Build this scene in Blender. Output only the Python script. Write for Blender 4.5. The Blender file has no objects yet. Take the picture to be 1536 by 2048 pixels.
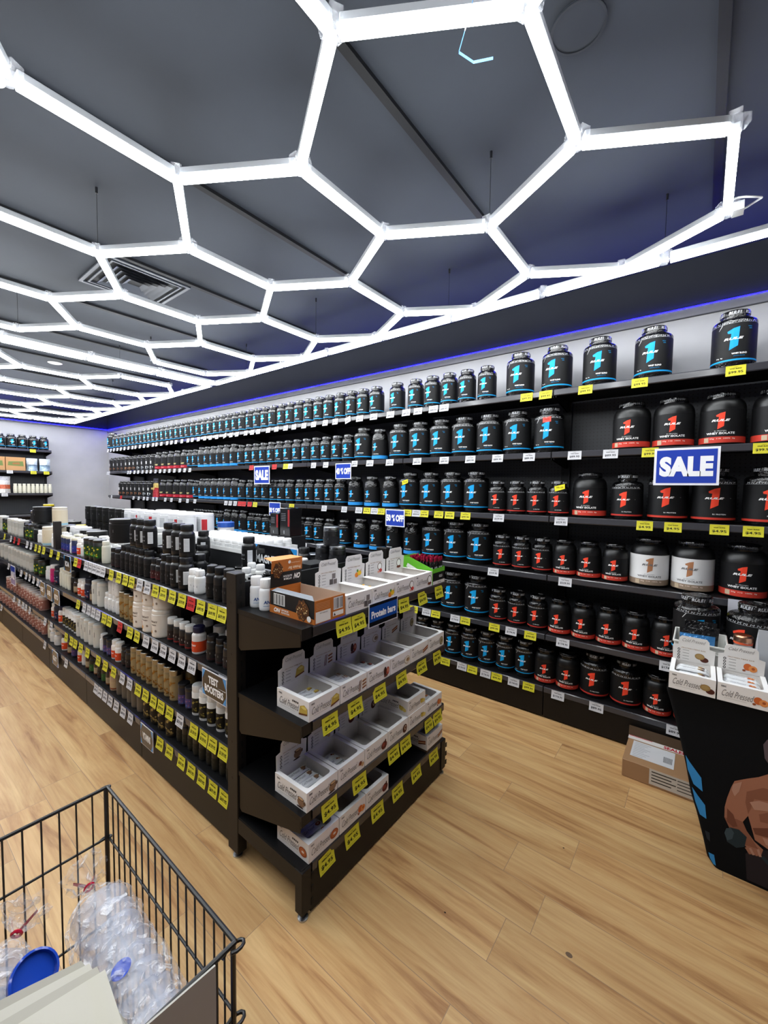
import bpy, math, random
from mathutils import Vector, Matrix
random.seed(7)
SC = bpy.context.scene
COL = SC.collection
PI = math.pi

# ------------------------------------------------------------------ camera, world, exposure
cam_d = bpy.data.cameras.new('camera')
cam_d.sensor_fit = 'AUTO'; cam_d.sensor_width = 36.0
cam_d.lens = 819.437 / 2048 * 36.0
cam_d.clip_start = 0.02; cam_d.clip_end = 60
cam = bpy.data.objects.new('camera', cam_d); COL.objects.link(cam)
def camera_matrix(yaw, pitch, roll, loc):
    cy, sy, cp, sp, cr, sr = math.cos(yaw), math.sin(yaw), math.cos(pitch), math.sin(pitch), math.cos(roll), math.sin(roll)
    fwd = Vector((sy*cp, cy*cp, sp)); right = Vector((cy, -sy, 0)); up = right.cross(fwd)
    r = right*cr + up*sr; u = up*cr - right*sr
    return Matrix(((r.x, u.x, -fwd.x, loc[0]), (r.y, u.y, -fwd.y, loc[1]), (r.z, u.z, -fwd.z, loc[2]), (0, 0, 0, 1)))
cam.matrix_world = camera_matrix(0.910497, -0.0548936, 0.0126235, (0, 0, 1.6))
SC.camera = cam
SC.view_settings.view_transform = 'Standard'; SC.view_settings.look = 'None'
SC.view_settings.gamma = 1.0; SC.view_settings.use_curve_mapping = False
SC.view_settings.exposure = 0.75
W = bpy.data.worlds.new('world'); SC.world = W; W.use_nodes = True
W.node_tree.nodes['Background'].inputs[0].default_value = (0.5, 0.6, 0.8, 1)
W.node_tree.nodes['Background'].inputs[1].default_value = 0.02
TUBE_POWER = 20.0       # radiance of the white ceiling tubes
BLUE_POWER = 95.0      # radiance of the blue strips

# ------------------------------------------------------------------ materials
def lin(h):
    if not isinstance(h, str): return tuple(h)
    h = h.lstrip('#'); o = []
    for i in (0, 2, 4):
        c = int(h[i:i+2], 16)/255
        o.append(c/12.92 if c <= 0.04045 else ((c+0.055)/1.055)**2.4)
    return tuple(o)
MATS = {}
def mat(name, rough=0.5, metal=0.0, spec=0.5, col=None, bump=None, coat=0.0):
    m = bpy.data.materials.new(name); m.use_nodes = True
    nt = m.node_tree; b = nt.nodes['Principled BSDF']
    b.inputs['Roughness'].default_value = rough; b.inputs['Metallic'].default_value = metal
    b.inputs['Specular IOR Level'].default_value = spec; b.inputs['Coat Weight'].default_value = coat
    if col is None:
        a = nt.nodes.new('ShaderNodeAttribute'); a.attribute_name = 'Col'
        nt.links.new(a.outputs['Color'], b.inputs['Base Color'])
    else: b.inputs['Base Color'].default_value = (*lin(col), 1)
    if bump:
        t = nt.nodes.new('ShaderNodeTexCoord'); n = nt.nodes.new('ShaderNodeTexNoise'); bp = nt.nodes.new('ShaderNodeBump')
        n.inputs['Scale'].default_value = bump[0]; n.inputs['Detail'].default_value = 3
        bp.inputs['Strength'].default_value = bump[1]; bp.inputs['Distance'].default_value = bump[2]
        nt.links.new(t.outputs['Object'], n.inputs['Vector']); nt.links.new(n.outputs['Fac'], bp.inputs['Height']); nt.links.new(bp.outputs['Normal'], b.inputs['Normal'])
    MATS[name] = m; return m
mat('matte', 0.6, spec=0.3); mat('satin', 0.38); mat('gloss', 0.12); mat('card', 0.55, spec=0.25)
mat('metal', 0.28, 1.0); mat('film', 0.1, spec=0.8, bump=(70, 0.9, 0.006)); mat('powder', 0.45, spec=0.22)
mat('fabric', 0.9, spec=0.1, bump=(900, 0.3, 0.001))
mat('foil', 0.22, 0.3, 0.8, bump=(45, 0.9, 0.01))
def emis(name, col, power):
    m = bpy.data.materials.new(name); m.use_nodes = True; nt = m.node_tree; nt.nodes.clear()
    e = nt.nodes.new('ShaderNodeEmission'); o = nt.nodes.new('ShaderNodeOutputMaterial')
    e.inputs[0].default_value = (*col, 1); e.inputs[1].default_value = power
    nt.links.new(e.outputs[0], o.inputs[0]); MATS[name] = m
emis('tube_glow', (0.95, 0.985, 1.0), TUBE_POWER); emis('blue_glow', (0.0008, 0.0006, 1.0), BLUE_POWER)
def clear(name, alpha, rough, col=(0.9, 0.93, 1.0), bump=None, scale=40):
    m = bpy.data.materials.new(name); m.use_nodes = True; nt = m.node_tree; nt.nodes.clear()
    o = nt.nodes.new('ShaderNodeOutputMaterial'); mx = nt.nodes.new('ShaderNodeMixShader')
    t = nt.nodes.new('ShaderNodeBsdfTransparent'); p = nt.nodes.new('ShaderNodeBsdfPrincipled')
    p.inputs['Base Color'].default_value = (*col, 1); p.inputs['Roughness'].default_value = rough; p.inputs['Specular IOR Level'].default_value = 0.9
    mx.inputs[0].default_value = alpha
    if bump:
        tc = nt.nodes.new('ShaderNodeTexCoord'); n = nt.nodes.new('ShaderNodeTexNoise'); bp = nt.nodes.new('ShaderNodeBump'); cr = nt.nodes.new('ShaderNodeValToRGB')
        n.inputs['Scale'].default_value = scale; n.inputs['Detail'].default_value = 5; n.inputs['Distortion'].default_value = 1.5
        bp.inputs['Strength'].default_value = 1.0; bp.inputs['Distance'].default_value = bump
        nt.links.new(tc.outputs['Object'], n.inputs['Vector']); nt.links.new(n.outputs['Fac'], bp.inputs['Height']); nt.links.new(bp.outputs['Normal'], p.inputs['Normal'])
        cr.color_ramp.elements[0].position = 0.5; cr.color_ramp.elements[0].color = (alpha*0.6,)*3+(1,)
        cr.color_ramp.elements[1].position = 0.66; cr.color_ramp.elements[1].color = (min(1, alpha*2.2),)*3+(1,)  # pale opaque spots put highlights of the crinkled film into its opacity
        nt.links.new(n.outputs['Fac'], cr.inputs[0]); nt.links.new(cr.outputs[0], mx.inputs[0])
    nt.links.new(t.outputs[0], mx.inputs[1]); nt.links.new(p.outputs[0], mx.inputs[2]); nt.links.new(mx.outputs[0], o.inputs[0])
    MATS[name] = m
clear('clear_plastic', 0.12, 0.2); clear('clear_film', 0.26, 0.08, (0.95, 0.96, 1), 0.03, 34); clear('frosted', 0.5, 0.3, (0.5, 0.55, 0.68))
def node_mat(name): 
    m = bpy.data.materials.new(name); m.use_nodes = True; MATS[name] = m
    return m.node_tree, m.node_tree.nodes['Principled BSDF']
def wood_floor():
    nt, b = node_mat('oak_planks'); N = nt.nodes.new; L = nt.links.new
    tc = N('ShaderNodeTexCoord'); sep = N('ShaderNodeSeparateXYZ'); L(tc.outputs['Object'], sep.inputs[0])
    sw = N('ShaderNodeCombineXYZ'); L(sep.outputs['X'], sw.inputs['Y'])
    dv = N('ShaderNodeMath'); dv.operation = 'DIVIDE'; dv.inputs[1].default_value = 0.18; L(sep.outputs['X'], dv.inputs[0])
    fl = N('ShaderNodeMath'); fl.operation = 'FLOOR'; L(dv.outputs[0], fl.inputs[0])
    wn = N('ShaderNodeTexWhiteNoise'); wn.noise_dimensions = '1D'; L(fl.outputs[0], wn.inputs['W'])
    ad = N('ShaderNodeMath'); ad.operation = 'MULTIPLY_ADD'; ad.inputs[1].default_value = 1.22; L(wn.outputs['Value'], ad.inputs[0]); L(sep.outputs['Y'], ad.inputs[2]); L(ad.outputs[0], sw.inputs['X'])
    br = N('ShaderNodeTexBrick'); L(sw.outputs[0], br.inputs['Vector'])
    br.inputs['Scale'].default_value = 1; br.inputs['Brick Width'].default_value = 1.22; br.inputs['Row Height'].default_value = 0.18
    br.inputs['Mortar Size'].default_value = 0.0012; br.inputs['Mortar Smooth'].default_value = 0.2; br.inputs['Bias'].default_value = 0
    br.offset = 0.0; br.offset_frequency = 1
    br.inputs['Color1'].default_value = (0, 0, 0, 1); br.inputs['Color2'].default_value = (1, 1, 1, 1); br.inputs['Mortar'].default_value = (0.5, 0.5, 0.5, 1)
    sc = N('ShaderNodeVectorMath'); sc.operation = 'MULTIPLY_ADD'; L(tc.outputs['Object'], sc.inputs[0]); sc.inputs[1].default_value = (9, 0.8, 1)
    mul = N('ShaderNodeVectorMath'); mul.operation = 'SCALE'; L(br.outputs['Color'], mul.inputs[0]); mul.inputs['Scale'].default_value = 17; L(mul.outputs[0], sc.inputs[2])
    n1 = N('ShaderNodeTexNoise'); n1.inputs['Scale'].default_value = 1.6; n1.inputs['Detail'].default_value = 7; n1.inputs['Roughness'].default_value = 0.6; n1.inputs['Distortion'].default_value = 0.8; L(sc.outputs[0], n1.inputs['Vector'])
    sc2 = N('ShaderNodeVectorMath'); sc2.operation = 'MULTIPLY_ADD'; L(tc.outputs['Object'], sc2.inputs[0]); sc2.inputs[1].default_value = (70, 2.5, 1); L(mul.outputs[0], sc2.inputs[2])
    n2 = N('ShaderNodeTexNoise'); n2.inputs['Scale'].default_value = 1.5; n2.inputs['Detail'].default_value = 4; L(sc2.outputs[0], n2.inputs['Vector'])
    cr = N('ShaderNodeValToRGB'); e = cr.color_ramp.elements
    e[0].position = 0.32; e[0].color = (*lin('#a2754a'), 1); e[1].position = 0.7; e[1].color = (*lin('#dab883'), 1)
    x = e.new(0.45); x.color = (*lin('#c59c69'), 1)
    L(n1.outputs['Fac'], cr.inputs[0])
    m1 = N('ShaderNodeMix'); m1.data_type = 'RGBA'; m1.blend_type = 'MULTIPLY'; m1.inputs[0].default_value = 0.5
    cr2 = N('ShaderNodeValToRGB'); cr2.color_ramp.elements[0].position = 0.3; cr2.color_ramp.elements[0].color = (0.78, 0.72, 0.66, 1); cr2.color_ramp.elements[1].position = 0.6; cr2.color_ramp.elements[1].color = (1, 1, 1, 1)
    L(n2.outputs['Fac'], cr2.inputs[0]); L(cr.outputs[0], m1.inputs[6]); L(cr2.outputs[0], m1.inputs[7])
    m2 = N('ShaderNodeMix'); m2.data_type = 'RGBA'; m2.blend_type = 'MULTIPLY'; m2.inputs[0].default_value = 0.85
    cr3 = N('ShaderNodeValToRGB'); cr3.color_ramp.elements[0].color = (0.84, 0.81, 0.78, 1); cr3.color_ramp.elements[1].color = (1.04, 1.02, 1, 1)
    L(br.outputs['Color'], cr3.inputs[0]); L(m1.outputs[2], m2.inputs[6]); L(cr3.outputs[0], m2.inputs[7])
    m3 = N('ShaderNodeMix'); m3.data_type = 'RGBA'; L(br.outputs['Fac'], m3.inputs[0]); L(m2.outputs[2], m3.inputs[6]); m3.inputs[7].default_value = (0.30, 0.19, 0.11, 1)
    L(m3.outputs[2], b.inputs['Base Color'])
    b.inputs['Roughness'].default_value = 0.42; b.inputs['Specular IOR Level'].default_value = 0.35
wood_floor()
def flat_mat(name, col, rough, noise=0.06, scale=3):
    nt, b = node_mat(name); tc = nt.nodes.new('ShaderNodeTexCoord'); n = nt.nodes.new('ShaderNodeTexNoise'); cr = nt.nodes.new('ShaderNodeValToRGB')
    n.inputs['Scale'].default_value = scale; n.inputs['Detail'].default_value = 4
    c = lin(col); cr.color_ramp.elements[0].position = 0.3; cr.color_ramp.elements[0].color = (*[v*(1-noise) for v in c], 1); cr.color_ramp.elements[1].position = 0.7; cr.color_ramp.elements[1].color = (*[min(1, v*(1+noise)) for v in c], 1)
    nt.links.new(tc.outputs['Object'], n.inputs['Vector']); nt.links.new(n.outputs['Fac'], cr.inputs[0]); nt.links.new(cr.outputs[0], b.inputs['Base Color'])
    b.inputs['Roughness'].default_value = rough; b.inputs['Specular IOR Level'].default_value = 0.3
flat_mat('ceiling_paint', '#353b44', 0.7); flat_mat('wall_white', '#b4b4b8', 0.6); flat_mat('wall_dark', '#22252e', 0.6); flat_mat('trim_grey', '#8d8d94', 0.5)
def pegboard():
    nt, b = node_mat('pegboard'); N = nt.nodes.new; L = nt.links.new
    tc = N('ShaderNodeTexCoord'); sc = N('ShaderNodeVectorMath'); sc.operation = 'SCALE'; sc.inputs['Scale'].default_value = 1/0.025
    fr = N('ShaderNodeVectorMath'); fr.operation = 'FRACTION'; sb = N('ShaderNodeVectorMath'); sb.operation = 'SUBTRACT'; sb.inputs[1].default_value = (0.5, 0.5, 0.5)
    ml = N('ShaderNodeVectorMath'); ml.operation = 'MULTIPLY'; ml.inputs[1].default_value = (0, 1, 1); ln = N('ShaderNodeVectorMath'); ln.operation = 'LENGTH'
    lt = N('ShaderNodeMath'); lt.operation = 'LESS_THAN'; lt.inputs[1].default_value = 0.17
    L(tc.outputs['Object'], sc.inputs[0]); L(sc.outputs[0], fr.inputs[0]); L(fr.outputs[0], sb.inputs[0]); L(sb.outputs[0], ml.inputs[0]); L(ml.outputs[0], ln.inputs[0]); L(ln.outputs['Value'], lt.inputs[0])
    mx = N('ShaderNodeMix'); mx.data_type = 'RGBA'; mx.inputs[6].default_value = (*lin('#2b2d33'), 1); mx.inputs[7].default_value = (0.001, 0.001, 0.001, 1)
    L(lt.outputs[0], mx.inputs[0]); L(mx.outputs[2], b.inputs['Base Color']); b.inputs['Roughness'].default_value = 0.5
pegboard()

# ------------------------------------------------------------------ mesh builder
class MB:
    def __init__(s): s.v = []; s.f = []; s.c = []; s.m = []; s.s = []
    def add(s, vs, fs, col='#808080', m='satin', smooth=False):
        b = len(s.v); s.v += [tuple(p) for p in vs]; c = lin(col)
        for f in fs: s.f.append(tuple(i+b for i in f)); s.c.append(c); s.m.append(m); s.s.append(smooth)
        return s
    def box(s, x0, y0, z0, x1, y1, z1, col='#808080', m='satin'):
        vs = [(x, y, z) for z in (z0, z1) for y in (y0, y1) for x in (x0, x1)]
        return s.add(vs, [(0, 2, 3, 1), (4, 5, 7, 6), (0, 1, 5, 4), (2, 6, 7, 3), (0, 4, 6, 2), (1, 3, 7, 5)], col, m)
    def bbox(s, x0, y0, z0, x1, y1, z1, b, col, m='satin'):      # box with bevelled vertical and horizontal edges
        vs = []; n = 0
        rings = [(z0, b), (z0+b, 0), (z1-b, 0), (z1, b)]
        for z, i in rings:
            X0, X1, Y0, Y1 = x0+i, x1-i, y0+i, y1-i
            for p in ((X0+b, Y0), (X1-b, Y0), (X1, Y0+b), (X1, Y1-b), (X1-b, Y1), (X0+b, Y1), (X0, Y1-b), (X0, Y0+b)): vs.append((p[0], p[1], z))
        fs = [tuple(range(7, -1, -1)), tuple(range(24, 32))]
        for r in range(3):
            for k in range(8): a = r*8+k; c = r*8+(k+1) % 8; fs.append((a, c, c+8, a+8))
        return s.add(vs, fs, col, m)
    def lathe(s, prof, seg=24, col='#808080', m='satin', cx=0, cy=0, cz=0, sx=1, sy=1, smooth=True, cap=True):
        vs = []; fs = []
        for r, z in prof:
            for k in range(seg): a = 2*PI*k/seg; vs.append((cx+r*sx*math.cos(a), cy+r*sy*math.sin(a), cz+z))
        for i in range(len(prof)-1):
            for k in range(seg): a = i*seg+k; b = i*seg+(k+1) % seg; fs.append((a, b, b+seg, a+seg))
        s.add(vs, fs, col, m, smooth)
        if cap:
            if prof[0][0] > 0: s.add(vs[:seg], [tuple(range(seg-1, -1, -1))], col, m)
            if prof[-1][0] > 0: s.add(vs[-seg:], [tuple(range(seg))], col, m)
        return s
    def rod(s, pts, r, seg=6, col='#151515', m='satin', closed=False):
        pts = [Vector(p) for p in pts]; vs = []; fs = []; n = len(pts)
        up0 = Vector((0, 0, 1))
        for i, p in enumerate(pts):
            d = (pts[min(i+1, n-1)]-pts[max(i-1, 0)])
            if closed: d = pts[(i+1) % n]-pts[i-1]
            d.normalize(); u = up0 if abs(d.dot(up0)) < 0.95 else Vector((1, 0, 0))
            a = d.cross(u).normalized(); b = d.cross(a)
            for k in range(seg): t = 2*PI*k/seg; vs.append(p+a*(r*math.cos(t))+b*(r*math.sin(t)))
        for i in range(n if closed else n-1):
            for k in range(seg):
                j = (i+1) % n; fs.append((i*seg+k, i*seg+(k+1) % seg, j*seg+(k+1) % seg, j*seg+k))
        if not closed: fs += [tuple(range(seg-1, -1, -1)), tuple(range((n-1)*seg, n*seg))]
        return s.add(vs, fs, col, m, True)
    def poly(s, pts2, fn, col, m='card', off=0.0): return s.add([fn(u, v, off) for u, v in pts2], [tuple(range(len(pts2)))], col, m)
    def prism(s, pts2, fn, t, col, m='satin'):
        n = len(pts2); vs = [fn(u, v, 0) for u, v in pts2]+[fn(u, v, -t) for u, v in pts2]
        return s.add(vs, [tuple(range(n)), tuple(range(2*n-1, n-1, -1))]+[(i, i+n, (i+1) % n+n, (i+1) % n) for i in range(n)], col, m)
    def tris(s, T, fn, col, m='card', off=0.0005, slab=None):
        for t in T:
            for q in (slabs(t, slab) if slab else [t]): s.add([fn(u, v, off) for u, v in q], [tuple(range(len(q)))], col, m)
        return s
    def text(s, body, cx, cy, w, h, fn, col, bold=0.0, shear=0.0, m='card', off=0.0005, slab=None, flip=False, res=2):
        T = glyphs(body, bold, shear, res)
        if flip: T = [[(-u, -v) for u, v in t] for t in T]
        return s.tris([[(cx+u*w, cy+v*h) for u, v in t] for t in T], fn, col, m, off, slab)
    def build(s, name, parent=None, label=None, kind=None, link=True):
        me = bpy.data.meshes.new(name); me.from_pydata(s.v, [], s.f)
        names = sorted(set(s.m)); idx = {n: i for i, n in enumerate(names)}
        for n in names: me.materials.append(MATS[n])
        me.polygons.foreach_set('material_index', [idx[n] for n in s.m]); me.polygons.foreach_set('use_smooth', s.s)
        at = me.color_attributes.new('Col', 'FLOAT_COLOR', 'CORNER'); a = []
        for f, c in zip(s.f, s.c): a += [c[0], c[1], c[2], 1.0]*len(f)
        at.data.foreach_set('color', a); me.update()
        if True in s.s:
            try: me.set_sharp_from_angle(angle=math.radians(40))
            except Exception: pass
        o = bpy.data.objects.new(name, me); COL.objects.link(o)
        if parent: o.parent = parent
        if label: o['label'] = label
        if kind: o['kind'] = kind
        return o
def slabs(t, w):
    out = []; u0 = min(p[0] for p in t); u1 = max(p[0] for p in t)
    if u1-u0 < w*1.3: return [t]
    k0 = math.floor(u0/w); k1 = math.ceil(u1/w)
    for k in range(k0, k1):
        q = clip(clip(t, k*w, 1), (k+1)*w, -1)
        if len(q) >= 3: out.append(q)
    return out
def clip(P, u, sgn):
    out = []
    for i in range(len(P)):
        a, b = P[i-1], P[i]; da, db = (a[0]-u)*sgn, (b[0]-u)*sgn
        if da*db < 0: t = da/(da-db); out.append((u, a[1]+(b[1]-a[1])*t))
        if db >= 0: out.append(b)
    return out
_G = {}
def glyphs(body, bold=0.0, shear=0.0, res=2):
    k = (body, bold, shear, res)
    if k not in _G:
        cu = bpy.data.curves.new('glyph', 'FONT'); cu.body = body; cu.resolution_u = res; cu.offset = bold; cu.shear = shear
        o = bpy.data.objects.new('glyph', cu); COL.objects.link(o); me = bpy.data.meshes.new_from_object(o)
        T = [[(me.vertices[i].co.x, me.vertices[i].co.y) for i in p.vertices] for p in me.polygons]
        bpy.data.objects.remove(o); bpy.data.curves.remove(cu); bpy.data.meshes.remove(me)
        us = [p[0] for t in T for p in t]; vs = [p[1] for t in T for p in t]
        u0, u1, v0, v1 = min(us), max(us), min(vs), max(vs)
        _G[k] = [[((u-u0)/(u1-u0)-0.5, (v-v0)/(v1-v0)-0.5) for u, v in t] for t in T]
    return _G[k]
def plane(o, U, V):      # (u, v, offset) -> point; U x V is the outward side
    o, U, V = Vector(o), Vector(U), Vector(V); N = U.cross(V).normalized()
    return lambda u, v, n=0: o+U*u+V*v+N*n
def cyl(R, z0=0, cx=0, cy=0):      # a label round a cylinder, read from the -X side
    return lambda u, v, n=0: ((cx-(R+n)*math.cos(u/R)), cy-(R+n)*math.sin(u/R), z0+v)
def front(x=0.0, y=0.0, z=0.0): return plane((x, y, z), (0, -1, 0), (0, 0, 1))   # reads from the -X side
def ell(cx, cy, rx, ry, n=14, rot=0):
    return [(cx+rx*math.cos(t)*math.cos(rot)-ry*math.sin(t)*math.sin(rot), cy+rx*math.cos(t)*math.sin(rot)+ry*math.sin(t)*math.cos(rot)) for t in (2*PI*k/n for k in range(n))]

# ------------------------------------------------------------------ things and copies
def empty(name, loc=(0, 0, 0), rz=0.0):
    o = bpy.data.objects.new(name, None); o.empty_display_size = 0.02; COL.objects.link(o); o.location = loc; o.rotation_euler = (0, 0, rz); return o
def tag(o, label, cat, group=None):
    o['label'] = label; o['category'] = cat
    if group: o['group'] = group
    return o
KIDS = {}
def kids(o):
    if o.name not in KIDS: KIDS[o.name] = list(o.children)
    return KIDS[o.name]
class Proto:
    def __init__(s, make): s.make = make; s.root = None; s.used = False
    def place(s, loc, rz, label, cat, group=None, tilt=(0, 0), scale=None):
        if s.root is None: s.root = s.make(); r = s.root; s.kids = [(c, list(c.children)) for c in r.children]
        else:
            r = s.root.copy(); COL.objects.link(r)
            for c, g in s.kids:
                k = c.copy(); COL.objects.link(k); k.parent = r
                for q in g: d = q.copy(); COL.objects.link(d); d.parent = k
        r.location = loc; r.rotation_euler = (tilt[0], tilt[1], rz)
        if scale: r.scale = scale
        tag(r, label, cat, group); return r
ONES = ['', 'first', 'second', 'third', 'fourth', 'fifth', 'sixth', 'seventh', 'eighth', 'ninth', 'tenth', 'eleventh', 'twelfth', 'thirteenth', 'fourteenth', 'fifteenth', 'sixteenth', 'seventeenth', 'eighteenth', 'nineteenth']
TENS = {2: 'twent', 3: 'thirt', 4: 'fort', 5: 'fift', 6: 'sixt', 7: 'sevent'}
def nth(n):
    if n < 20: return ONES[n]
    return TENS[n//10]+('ieth' if n % 10 == 0 else 'y-'+ONES[n % 10])

# ------------------------------------------------------------------ room shell
RX, FY, CZ, LZ = 3.40, 10.27, 3.126, 2.815     # right wall, far wall, ceiling, blue strip height
LX, BY = -4.2, -3.6
def struct(name, mb): o = mb.build(name); o['kind'] = 'structure'; return o
struct('floor', MB().box(LX, BY, -0.05, RX, FY, 0, m='oak_planks'))
struct('ceiling', MB().box(LX, BY, CZ, RX, FY, CZ+0.05, m='ceiling_paint'))
struct('wall_right', MB().box(RX, BY, 0, RX+0.1, FY+0.1, LZ, m='wall_white').box(RX, BY, LZ, RX+0.1, FY+0.1, CZ+0.05, m='wall_dark'))
struct('wall_far', MB().box(LX, FY, 0, RX, FY+0.1, LZ, m='wall_white').box(LX, FY, LZ, RX, FY+0.1, CZ+0.05, m='wall_dark'))
struct('wall_left', MB().box(LX-0.1, BY, 0, LX, FY+0.1, CZ+0.05, m='wall_white'))
struct('wall_back', MB().box(LX-0.1, BY-0.1, 0, RX+0.1, BY, CZ+0.05, m='wall_white'))
struct('trim_1', MB().box(RX-0.012, BY, 2.757, RX, FY, LZ-0.004, m='trim_grey').box(RX-0.014, BY, 2.752, RX, FY, 2.757, '#55555c', 'matte'))
struct('trim_2', MB().box(LX, FY-0.012, 2.775, RX-0.012, FY, LZ-0.004, m='trim_grey'))
def led(name, a, b, label):
    o = empty(name, a); d = Vector(b)-Vector(a)
    if abs(d.y) > abs(d.x): MB().box(-0.010, 0, -0.004, 0, d.y, 0.004, '#20202a').build('channel', o); MB().box(-0.013, 0, -0.002, -0.0101, d.y, 0.002, m='blue_glow').build('lit_strip', o)
    else: MB().box(0, -0.010, -0.004, d.x, 0, 0.004, '#20202a').build('channel', o); MB().box(0, -0.013, -0.002, d.x, -0.0101, 0.002, m='blue_glow').build('lit_strip', o)
    tag(o, label, 'led strip')
led('led_strip', (RX, BY, LZ), (RX, FY-0.014, LZ), 'thin blue LED strip running along the top of the long right white wall')
led('led_strip', (LX, FY, LZ), (RX-0.014, FY, LZ), 'thin blue LED strip running along the top of the far end wall')

# ceiling rails, vent, speaker
rail = Proto(lambda: MB().box(-0.0, -0.017, -0.018, 6.9, 0.017, 0, '#08090b', 'matte').build('ceiling_rail'))
for k in range(11):
    y = -2.05+1.03*k
    rail.place((RX-0.55-6.9, y, CZ), 0, f'dark rail across the ceiling, {nth(k+1)} counting away from the basket', 'ceiling rail', 'ceiling rails')
def vent():
    o = empty('air_vent'); m = MB(); m.box(-0.28, -0.28, -0.006, 0.28, 0.28, 0, '#15171b', 'matte').build('back_plate', o)
    f = MB()
    for a in (0.28, 0.235):
        i = a-0.022 if a > .27 else a-0.012
        for (x0, y0, x1, y1) in ((-a, -a, a, -i), (-a, i, a, a), (-a, -i, -i, i), (i, -i, a, i)): f.box(x0, y0, -0.016, x1, y1, -0.006, '#40454e', 'satin')
    f.build('frame', o)
    for a in (0.19, 0.15, 0.11, 0.07):
        l = MB(); i = a-0.028; z0, z1 = -0.022, -0.006
        for s0, s1 in (((-a, -a), (a, -a)), ((a, -a), (a, a)), ((a, a), (-a, a)), ((-a, a), (-a, -a))):
            q = i/a; l.add([(s0[0], s0[1], z0), (s1[0], s1[1], z0), (s1[0]*q, s1[1]*q, z1), (s0[0]*q, s0[1]*q, z1)], [(0, 1, 2, 3)], '#4b515b', 'satin')
        l.build('louvre', o)
    return o
Proto(vent).place((1.34, 3.43, CZ), 0, 'square louvred air vent in the dark ceiling above the hexagon lights', 'air vent')
sp = MB().lathe([(0.085, -0.004), (0.085, 0)], 32, '#333942', 'matte').lathe([(0.085, -0.006), (0.078, -0.006), (0.078, -0.003)], 32, '#2c3139', 'satin', cap=False).build('ceiling_speaker'); sp.location = (1.51, 0.39, CZ)
tag(sp, 'round dark speaker grille flush in the ceiling near the hexagon lights', 'speaker')
dl = MB().lathe([(0.06, -0.008), (0.075, -0.002), (0.075, 0)], 28, '#e8e8e8', 'satin').build('downlight'); dl.location = (1.58, 6.46, CZ)
tag(dl, 'small round white downlight in the ceiling beyond the first light grid', 'light')

# ------------------------------------------------------------------ hexagon tube lights
HZ = 2.80
def tube_mesh(L):
    g = MB(); n = 7; w, h = 0.0155, 0.022
    pr = [(-w, 0.004), (-w, -h*0.55), (-w*0.75, -h*0.85), (0, -h), (w*0.75, -h*0.85), (w, -h*0.55), (w, 0.004)]
    vs = [(x, y, z) for x in (0.022, L-0.022) for y, z in pr]
    g.add(vs, [(i, i+1, i+1+n, i+n) for i in range(n-1)]+[tuple(range(n-1, -1, -1)), tuple(range(n, 2*n))], m='tube_glow')
    return g
def housing_mesh(L): return MB().bbox(0.02, -0.0165, 0.004, L-0.02, 0.0165, 0.03, 0.003, '#aeb2b8', 'satin')
def light_grid(name, label, edges, verts, wires, group):
    root = tag(empty(name, (0, 0, 0)), label, 'ceiling light', group)
    cache = {}
    for a, b in edges:
        a3, b3 = Vector((*a, HZ)), Vector((*b, HZ)); L = (b3-a3).length; k = round(L, 2)
        if k not in cache:
            t = tube_mesh(k).build('light_tube', root); h = housing_mesh(k).build('housing', t); cache[k] = t, h
        else:
            t0, h0 = cache[k]; t = t0.copy(); COL.objects.link(t); t.parent = root; h = h0.copy(); COL.objects.link(h); h.parent = t
        t.location = a3; t.rotation_euler = (0, 0, math.atan2(b[1]-a[1], b[0]-a[0]))
    c = MB(); c.lathe([(0.019, -0.02), (0.021, 0.0), (0.020, 0.032), (0.012, 0.035)], 10, m='clear_plastic')
    for k in range(3): a = 2*PI*k/3; c.add([(math.cos(a)*r-s*math.sin(a), math.sin(a)*r+s*math.cos(a), z) for r in (0.015, 0.038) for s in (-0.018, 0.018) for z in (0.002, 0.032)], [(0, 1, 5, 4), (2, 6, 7, 3), (1, 3, 7, 5), (4, 5, 7, 6)], m='clear_plastic')
    c0 = None
    for v, rot in verts:
        if c0 is None: c0 = o = c.build('connector', root)
        else: o = c0.copy(); COL.objects.link(o); o.parent = root
        o.location = (*v, HZ); o.rotation_euler = (0, 0, rot)
    w0 = None
    for v in wires:
        if w0 is None: w0 = o = MB().rod([(0, 0, 0.03), (0, 0, CZ-HZ)], 0.0012, 5, '#0c0d10').lathe([(0.006, 0), (0.006, 0.03)], 8, '#15161a', cz=CZ-HZ-0.03).build('hanging_wire', root)
        else: o = w0.copy(); COL.objects.link(o); o.parent = root
        o.location = (*v, HZ)
    return root
AC = [(-1.18, -0.68), (0.315, 0.81), (1.81, 2.32)]; BC = [(-0.43, 0.065), (1.065, 1.565)]
def grid(y0, n, amin=0):
    A = [y0+0.85*k for k in range(n)]; B = [y0+0.425+0.85*k for k in range(n-1)]
    E = []; V = set()
    for x0, x1 in AC:
        for y in A: E.append(((x0, y), (x1, y))); V |= {(x0, y, PI), (x1, y, 0)}
    for x0, x1 in BC:
        for y in B: E.append(((x0, y), (x1, y))); V |= {(x0, y, PI), (x1, y, 0)}
    for y in B:
        for ya in (y-0.425, y+0.425):
            E += [((2.32, ya), (2.57, y)), ((1.565, y), (1.81, ya)), ((0.81, ya), (1.065, y)), ((0.065, y), (0.315, ya)), ((-0.68, ya), (-0.43, y))]
        V.add((2.57, y, PI))
    return E, [((x, y), r) for x, y, r in sorted(V)]
E, V = grid(-0.03, 6)
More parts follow.
